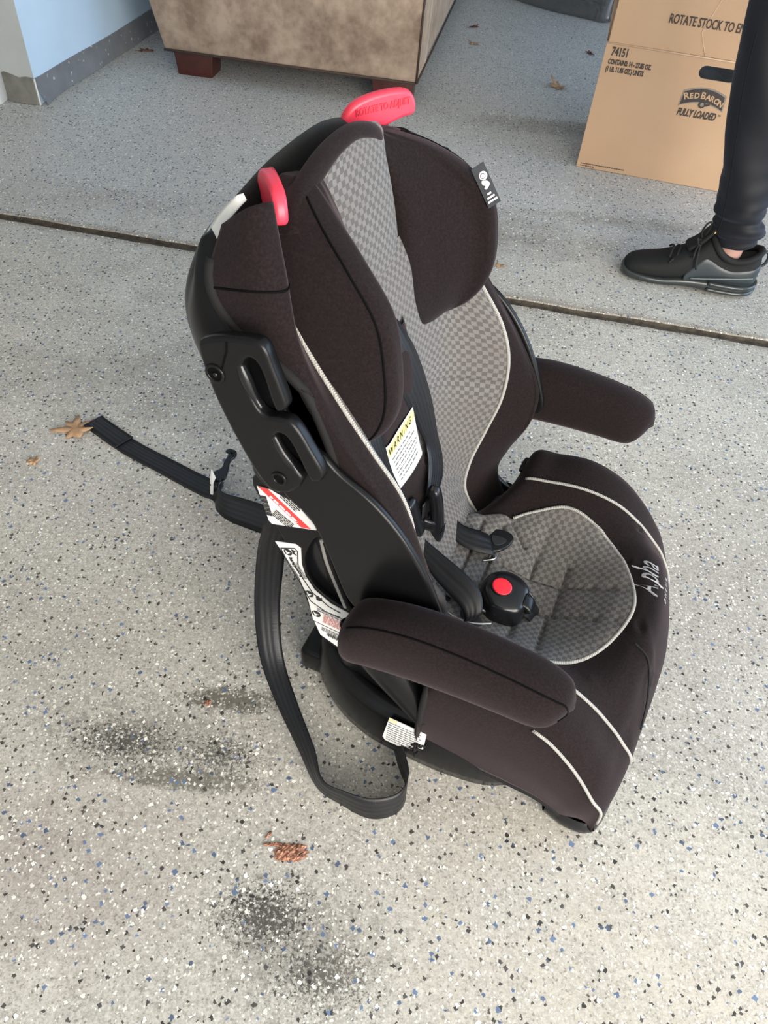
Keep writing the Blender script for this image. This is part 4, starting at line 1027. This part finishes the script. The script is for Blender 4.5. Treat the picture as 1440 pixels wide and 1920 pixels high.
# chest clip in two halves
def slab(name, pts, r0, r1, m, parent=seat, n=18, squash=.45, axis=(0, 0, 1)):
    pts = cr(np.array(pts, float), len(pts) * 6); k = len(pts); Tn = np.gradient(pts, axis=0); Tn /= np.linalg.norm(Tn, axis=1, keepdims=True)
    A = []
    for i in range(k):
        W = np.array(axis, float); W = W - W.dot(Tn[i]) * Tn[i]; W /= np.linalg.norm(W); Bn = np.cross(Tn[i], W)
        t = i / (k - 1); rr = (r0 + (r1 - r0) * t) * min(1, (1 - abs(2 * t - 1) ** 6) ** .5 + .15)
        A.append([pts[i] + rr * (math.copysign(abs(math.cos(a)) ** .7, math.cos(a)) * W + squash * math.copysign(abs(math.sin(a)) ** .7, math.sin(a)) * Bn) for a in np.linspace(0, 2 * PI, n, endpoint=False)])
    return grid(name, np.array(A), m, parent, closed=True, caps=True)
clip = slab('chest_clip', [(.066, -.003, .330), (.074, -.003, .300), (.080, -.004, .265), (.083, -.005, .228)], .0085, .0095, M_PLA2, squash=1.1, axis=(1, 0, 0))
slab('clip_half', [(.047, -.036, .325), (.054, -.035, .305), (.060, -.034, .285), (.068, -.030, .262)], .011, .010, M_PLA2, clip, squash=.45, axis=(0, 1, .2))
slab('clip_half', [(.060, -.022, .275), (.072, -.016, .268), (.080, -.010, .262)], .009, .009, M_PLA2, clip, squash=.5, axis=(0, 0, 1))
for k in range(4): tube('clip_ridge', [(.090, -.012, .262 - .006 * k), (.091, -.004, .262 - .006 * k), (.090, .002, .262 - .006 * k)], .0009, M_PLA, clip, n=6)
# shoulder strap tails into the clip
ribbon('shoulder_strap', [(.064, .012, .305), (.066, .012, .27), (.062, .018, .235)], [(.060, -.020, .305), (.064, -.024, .27), (.068, -.018, .235)], M_WEB, seat)
# lap straps
ribbon('lap_strap', [(.058, .060, .234), (.084, .052, .228), (.108, .044, .224), (.128, .046, .222), (.144, .052, .214), (.150, .055, .203)], [(.070, .029, .228), (.092, .022, .220), (.116, .014, .216), (.140, .014, .214), (.160, .020, .212), (.166, .024, .203)], M_WEB, seat)
ribbon('lap_strap', [(.058, -.018, .262), (.070, -.028, .254), (.103, -.041, .250), (.132, -.053, .249), (.155, -.063, .246), (.172, -.074, .238), (.180, -.088, .225), (.176, -.094, .210), (.160, -.092, .204)],
       [(.070, -.052, .246), (.085, -.060, .240), (.106, -.074, .236), (.130, -.086, .232), (.148, -.094, .228), (.158, -.100, .222), (.162, -.104, .214), (.158, -.104, .206), (.150, -.100, .203)], M_WEB, seat)
ribbon('lap_strap', [(.120, -.058, .215), (.140, -.064, .212), (.160, -.062, .212), (.180, -.060, .214)], [(.118, -.086, .208), (.140, -.090, .205), (.162, -.086, .206), (.182, -.076, .208)], M_WEB, seat)
tube('strap_bar', [(.126, -.072, .212), (.145, -.075, .210), (.168, -.076, .209), (.190, -.073, .208)], .0026, M_METAL, seat, n=8)
tube('strap_bar', [(.130, -.095, .208), (.150, -.100, .206), (.175, -.098, .206), (.196, -.088, .206)], .0022, M_METAL, seat, n=8)
tube('strap_bar', [(.151, .014, .199), (.166, .026, .200), (.160, .034, .200)], .0022, M_METAL, seat, n=8)
# far latch slot
sl = [(.128, .062), (.150, .076), (.172, .078), (.181, .068), (.177, .050), (.166, .036), (.150, .030), (.136, .040)]
plate('strap_slot', [sl], T((0, 0, .2035)) @ Matrix.Identity(4), .006, .0025, M_PLA2, seat)
sl2 = [(.150, .060), (.170, .062), (.170, .052), (.158, .044)]
plate('slot_well', [sl2], T((0, 0, .2068)) @ Matrix.Identity(4), .0016, .0004, M_INK, seat)
# near well beside the buckle (dark slot for the lap strap)
plate('slot_well', [[(.122, -.100), (.140, -.112), (.175, -.108), (.186, -.094), (.17, -.080), (.135, -.078)]], T((0, 0, .2055)) @ Matrix.Identity(4), .003, .0012, M_INK, seat)
# buckle
bo = [(.164, -.044), (.168, -.027), (.178, -.015), (.192, -.008), (.207, -.008), (.221, -.014), (.230, -.024), (.234, -.042), (.231, -.062), (.222, -.073), (.206, -.079), (.189, -.079), (.175, -.069), (.167, -.058)]
bc = np.array((.200, -.043)); bo = cr(np.array(bo), 72, True)
bd = []
for z_, k in ((.192, .90), (.197, .98), (.207, 1.0), (.217, .98), (.225, .92), (.2295, .82), (.232, .66), (.2335, .45), (.234, .2)):
    q = bc + (bo - bc) * k; bd.append([(a, b, z_ - .10 * (a - .20)) for a, b in q])
bd = np.array(bd)
buckle = grid('buckle', cr(bd, 40), M_PLA2, seat, closed=True, caps=True)
def disc(name, c, r, h, m, parent, nrm=(0.1, 0, 1)):
    n_ = Vector(nrm).normalized(); q = n_.to_track_quat('Z', 'Y'); rows = []
    for z_, k in ((-.003, 1), (h * .6, 1), (h * .9, .96), (h, .88)):
        rows.append([tuple(Vector(c) + q @ Vector((r * k * math.cos(a), r * k * math.sin(a), z_))) for a in np.linspace(0, 2 * PI, 36, endpoint=False)])
    return grid(name, np.array(rows), m, parent, closed=True, caps=True)
disc('button_ring', (.1925, -.046, .2345), .0152, .0008, M_PLA, buckle)
disc('release_button', (.1925, -.046, .2345), .0135, .0022, M_REDB, buckle)
slab('latch_tongue', [(.222, -.046, .2245), (.232, -.046, .220), (.238, -.047, .212)], .0125, .0125, M_PLA, buckle, squash=.5, axis=(0, 1, 0))
tube('slot_edge', [(.238, -.030, .2125), (.228, -.029, .222), (.217, -.031, .2285), (.2145, -.040, .230), (.2155, -.050, .2295)], .0016, M_PLA2, buckle, n=8)
# crotch strap under the buckle
ribbon('crotch_strap', [(.225, -.058, .206), (.238, -.052, .196), (.246, -.048, .180)], [(.230, -.030, .206), (.242, -.024, .196), (.250, -.020, .180)], M_WEB, seat)
# brand stitching on the seat front
def drape_text(body, size, y0, x_, z_, **k):
    Mb = frame(Vector((x_, y0, z_)), (0, 1, 0), (-.75, 0, .66))
    return text('stitched_text', body, size, Mb, M_THREAD, cover, drape=(BV, (-.66, 0, -.75)), **k)
drape_text('Alpha', .036, .028, .388, .238, shear=.45, sx=.72, bold=.0001)
drape_text('OMEGA', .0105, .030, .4035, .226, space=1.9, sx=.9)
drape_text('Elite', .0095, .085, .412, .216, shear=.3)
# folded flap at the nose
tube('seam', [(.372, -.060, .2405), (.395, -.070, .2285), (.410, -.098, .197), (.418, -.125, .158)], .0013, M_BIND, seat, n=6)
# ---- rear straps
ribbon('tether_strap', [(-.02, -.10, .40), (-.090, -.150, .34), (-.108, -.155, .300), (-.124, -.150, .220), (-.127, -.160, .130), (-.106, -.190, .060), (-.062, -.228, .032), (.004, -.279, .024), (.050, -.312, .012), (.088, -.3155, .0015), (.129, -.317, .0015), (.156, -.302, .0015), (.1665, -.281, .0015), (.160, -.256, .0015), (.142, -.236, .0015), (.118, -.205, .0015)],
       [(.02, -.09, .40), (-.060, -.136, .34), (-.077, -.139, .300), (-.090, -.134, .220), (-.094, -.144, .130), (-.074, -.176, .062), (-.029, -.222, .046), (.028, -.278, .050), (.058, -.312, .047), (.092, -.314, .046), (.125, -.309, .046), (.149, -.295, .046), (.160, -.280, .046), (.160, -.256, .046), (.148, -.236, .046), (.124, -.205, .040)], M_WEB, seat)
ribbon('tether_strap', [(-.702, .150, .0018), (-.677, .143, .0018), (-.591, .121, .0018), (-.496, .107, .0018), (-.43, .097, .0018), (-.392, .092, .0018), (-.366, .0905, .002), (-.350, .074, .002), (-.322, .062, .002), (-.282, .060, .002), (-.22, .062, .004), (-.15, .068, .020), (-.09, .075, .06), (-.03, .078, .115)],
       [(-.690, .189, .0018), (-.660, .180, .0018), (-.580, .160, .0018), (-.484, .147, .0018), (-.42, .139, .0018), (-.386, .136, .004), (-.366, .118, .036), (-.350, .090, .046), (-.331, .083, .046), (-.295, .087, .046), (-.22, .092, .048), (-.15, .098, .064), (-.10, .105, .098), (-.04, .108, .150)], M_WEB, seat)
# sewn double end of the strap and its stitch bar
ribbon('strap_fold', [(-.704, .149, .0045), (-.675, .1415, .0048), (-.640, .132, .0045), (-.612, .125, .0030)], [(-.691, .190, .0045), (-.660, .181, .0048), (-.628, .173, .0045), (-.600, .167, .0030)], M_WEB, seat)
tube('stitch_bar', [(-.611, .1255, .0042), (-.605, .146, .0046), (-.599, .1665, .0042)], .0016, M_WEB, seat, n=6)
# anchor hook lying at the bend with its paper tab
hk = plate('anchor_hook', [[(-.372, .118), (-.362, .128), (-.368, .150), (-.377, .172), (-.376, .190), (-.384, .201), (-.396, .201), (-.4, .192), (-.393, .189), (-.389, .182), (-.388, .168), (-.383, .150), (-.390, .132), (-.384, .120)]], T((0, 0, .028)), .006, .002, M_PLA2, seat)
tube('hook_eye', [(-.388, .195, .032), (-.380, .193, .033), (-.376, .186, .032)], .004, M_PLA2, hk, n=8)
box('hook_neck', (-.384, .106, .004), (-.366, .128, .0262), M_PLA2, hk, .004)
pt_ = mesh_obj('paper_tab', [(-.383, .120, .050), (-.374, .108, .030), (-.372, .098, .0015), (-.378, .100, .0015), (-.383, .112, .030)], [(0, 1, 4), (1, 2, 3, 4)], M_WHITE, hk, smooth=False)
s = pt_.modifiers.new('t', 'SOLIDIFY'); s.thickness = .0015
mesh_obj('paper_tab', [(-.383, .120, .052), (-.372, .114, .040), (-.374, .104, .028), (-.384, .112, .036)], [(0, 1, 2, 3)], M_WHITE, hk, smooth=False)
# ------------------------------------------------------------------ person: one leg and foot in view
SO = Vector((.5975, 1.861, 0)); SD = Vector((.98821, -.15309, 0)); SN = Vector((.15309, .98821, 0))
person = empty('person', tuple(SO), math.atan2(SD.y, SD.x), 'person in black joggers standing beside the carton, facing left', 'person')
# local x = heel-wards along the foot, local y = away from the viewer; front foot centred on y = .05
def leg_rings(sec, n=36):
    A = []
    for (z, x0, x1, yc, wy) in sec:
        xc, rx = (x0 + x1) / 2, (x1 - x0) / 2
        A.append([(xc + rx * math.cos(a), yc + wy * math.sin(a), z + .10 * (xc + rx * math.cos(a) - xc) * (1 if z < .3 else 0)) for a in np.linspace(0, 2 * PI, n, endpoint=False)])
    return np.array(A)
def trousers():
    front = [(.126, .187, .262, .050, .036), (.128, .182, .270, .050, .041), (.138, .177, .285, .050, .045), (.150, .180, .287, .050, .047), (.160, .170, .298, .050, .050), (.170, .172, .290, .050, .048), (.182, .164, .285, .050, .050), (.195, .166, .275, .050, .049), (.207, .154, .280, .050, .053), (.225, .158, .270, .050, .052), (.245, .150, .276, .050, .055),
             (.30, .136, .278, .050, .058), (.37, .116, .276, .051, .062), (.44, .097, .268, .053, .065), (.52, .075, .245, .056, .067), (.60, .064, .230, .06, .070), (.68, .068, .240, .068, .078), (.78, .098, .285, .080, .088), (.88, .140, .345, .095, .098), (.95, .165, .385, .11, .108), (.99, .185, .400, .13, .12)]
    back = [(.105, .625, .700, .27, .036), (.12, .62, .708, .27, .044), (.16, .612, .720, .27, .050), (.20, .606, .712, .268, .050), (.26, .585, .710, .265, .055), (.36, .54, .690, .262, .062), (.46, .49, .648, .258, .066), (.56, .44, .605, .25, .069), (.66, .375, .555, .245, .078), (.76, .31, .510, .235, .088), (.86, .25, .455, .222, .098), (.94, .20, .41, .208, .108), (.99, .185, .40, .19, .12)]
    V, F = [], []
    def add(A, cap):
        nu, nv = A.shape[:2]; b = len(V); V.extend(map(tuple, A.reshape(-1, 3)))
        for i in range(nu - 1):
            for j in range(nv): F.append((b + i * nv + j, b + i * nv + (j + 1) % nv, b + (i + 1) * nv + (j + 1) % nv, b + (i + 1) * nv + j))
        if cap:
            V.append(tuple(A[-1].mean(0))); c_ = len(V) - 1
            for j in range(nv): F.append((b + (nu - 1) * nv + j, b + (nu - 1) * nv + (j + 1) % nv, c_))
    A = leg_rings(front); rnd = random.Random(4)
    A = cr(A, 130)
    for i in range(len(A)):
        z = A[i, :, 2].mean(); c_ = A[i].mean(0)
        for j in range(A.shape[1]):
            a = 2 * PI * j / A.shape[1]
            k = .0035 * math.sin(z * 120 + 1.3 * math.sin(a * 2)) * math.exp(-max(0, z - .2) / .07) + .003 * math.sin(z * 26 + a * 3) + .0025 * math.sin(a * 2 - z * 15)
            dvec = A[i, j] - c_; dvec[2] = 0; l = np.linalg.norm(dvec); A[i, j] += dvec / max(l, 1e-6) * k
    add(A, True); add(cr(leg_rings(back), 80), True)
    hip = np.array([[(.285 + rx * math.cos(a), .155 + ry * math.sin(a), z) for a in np.linspace(0, 2 * PI, 48, endpoint=False)] for z, rx, ry in ((.80, .05, .06), (.84, .10, .15), (.90, .118, .185), (.98, .122, .188), (1.05, .112, .175), (1.10, .104, .160))])
    add(cr(hip, 30), True)
    o = mesh_obj('joggers', V, F, M_JOG, person); return o
trousers()
tube('side_panel_seam', [(.170, .0, .165), (.168, .0, .21), (.150, -.001, .30), (.125, -.005, .40), (.100, -.006, .50), (.085, -.006, .60)], .0016, M_JOG2, person, n=6)
# bare ankle
grid('ankle', cr(leg_rings([(.070, .190, .268, .05, .033), (.095, .192, .262, .05, .031), (.12, .194, .262, .05, .031), (.15, .195, .265, .05, .034)], 28), 20), M_SKIN, person, closed=True)
grid('ankle', cr(leg_rings([(.070, .62, .70, .27, .033), (.12, .63, .70, .27, .031), (.15, .63, .70, .27, .034)], 28), 14), M_SKIN, person, closed=True)
def shoe(dx, dy, label, grp=None):
    s = empty('shoe', (dx, dy, 0)); s.parent = person; s['label'] = label
    def ring(x_, hw, z0, z1, e=.8, n=32, lean=0):
        zc, rz = (z0 + z1) / 2, (z1 - z0) / 2
        return [(x_ + lean * math.sin(a) * rz, .05 + hw * math.copysign(abs(math.cos(a)) ** e, math.cos(a)), zc + rz * math.copysign(abs(math.sin(a)) ** e, math.sin(a))) for a in np.linspace(0, 2 * PI, n, endpoint=False)]
    up = [ring(-.020, .010, .022, .040), ring(-.014, .026, .014, .044), ring(.0, .038, .012, .053), ring(.03, .046, .012, .061), ring(.07, .049, .012, .071), ring(.11, .048, .016, .090), ring(.145, .044, .018, .112, .85), ring(.172, .041, .020, .135, .9), ring(.190, .040, .022, .140, .9), ring(.215, .039, .024, .108, .9), ring(.245, .040, .026, .100, .9), ring(.275, .040, .028, .106, .9), ring(.298, .036, .030, .112, .9, lean=.05), ring(.312, .026, .034, .106, .9), ring(.318, .010, .045, .090, .9)]
    U = grid('upper', cr(np.array(up), 70), M_SHOE, s, closed=True, caps=True)
    # shell over heel and side
    sh = []
    for (x_, hw, z0, z1) in ((.135, .0465, .016, .050), (.155, .0455, .016, .085), (.172, .0440, .018, .106), (.190, .0425, .020, .104), (.215, .0415, .022, .088), (.245, .0425, .024, .080), (.275, .0425, .026, .086), (.300, .038, .028, .092), (.314, .028, .032, .092), (.3205, .012, .040, .080)):
        sh.append(ring(x_, hw, z0, z1, .62))
    grid('heel_shell', cr(np.array(sh), 50), M_SHOEG, s, closed=True, caps=True)
    so = []
    for (x_, hw, z0, z1) in ((-.025, .012, .012, .024), (-.018, .030, .007, .028), (.0, .042, .003, .026), (.035, .049, .001, .024), (.08, .0505, .001, .024), (.12, .049, .004, .030), (.16, .047, .006, .034), (.20, .047, .003, .036), (.24, .049, .001, .038), (.28, .048, .001, .040), (.305, .040, .002, .040), (.320, .026, .006, .038), (.325, .010, .014, .032)):
        so.append(ring(x_, hw, z0, z1, .55))
    grid('sole', cr(np.array(so), 70), M_SOLE, s, closed=True, caps=True)
    for zz, r_ in ((.030, .006), (.014, .006)):
        tube('air_ridge', [(.20, .0035, zz), (.24, .0015, zz), (.285, .003, zz + .001), (.312, .018, zz + .002), (.325, .05, zz + .003), (.312, .082, zz + .002), (.285, .097, zz + .001), (.24, .0985, zz), (.20, .096, zz)], r_, M_SOLE, s, n=10)
    tube('side_stripe', [(.150, .0035, .036), (.19, .0025, .042), (.235, .003, .050), (.28, .007, .056), (.305, .014, .058)], .0022, mat('silver_grey_rib', (.10, .12, .125), .3), s, n=8)
    # padded collar and tongue
    tube('collar', [(.176, .05, .140), (.190, .018, .124), (.215, .012, .104), (.245, .011, .096), (.275, .014, .102), (.300, .028, .114), (.308, .05, .120), (.300, .072, .114), (.275, .086, .102), (.245, .089, .096), (.215, .088, .104), (.190, .082, .124)], .0085, M_SHOE, s, closed=True, n=12)
    slab('tongue', [(.120, .05, .096), (.145, .05, .118), (.163, .05, .142), (.176, .05, .165)], .030, .024, M_SHOE, s, squash=.28, axis=(0, 1, 0))
    tube('heel_loop', [(.312, .05, .112), (.322, .05, .118), (.330, .05, .105), (.328, .05, .085), (.320, .05, .078)], .0042, M_SHOEG, s, n=8)
    tube('tongue_mark', [(.168, .028, .148), (.174, .027, .158)], .0022, M_GOLD, s, n=6)
    # laces: zig-zag, loops and ends
    for k in range(5):
        x_ = .085 + .017 * k; zt = .083 + .0015 * k + (.006 * max(0, k - 2)); 
        tube('lace', [(x_, .020, zt - .008), (x_ + .003, .035, zt + .005), (x_ + .008, .052, zt + .008), (x_ + .006, .07, zt + .004), (x_ + .002, .082, zt - .006)], .0028, M_LACE, s, n=6)
    tube('lace', [(.152, .040, .128), (.140, .022, .152), (.143, .016, .178), (.153, .018, .184), (.156, .026, .168), (.154, .038, .136)], .0025, M_LACE, s, n=6)
    tube('lace', [(.152, .040, .128), (.135, .006, .140), (.131, .0, .147), (.140, .004, .128), (.152, .030, .120)], .0025, M_LACE, s, n=6)
    tube('lace', [(.150, .036, .126), (.148, .010, .106), (.150, -.002, .080), (.156, -.003, .066)], .0026, M_LACE, s, n=6)
    tube('lace', [(.150, .036, .126), (.140, .012, .108), (.139, .0, .092)], .0026, M_LACE, s, n=6)
    for j, x_ in enumerate((.085, .104, .122)): tube('eyelet_bar', [(x_, .012, .058), (x_ + .002, .008, .068), (x_ + .010, .012, .078)], .0028, M_LACE, s, n=6)
    return s
shoe(0, 0, 'black and dark grey-green sneaker with loose laces')
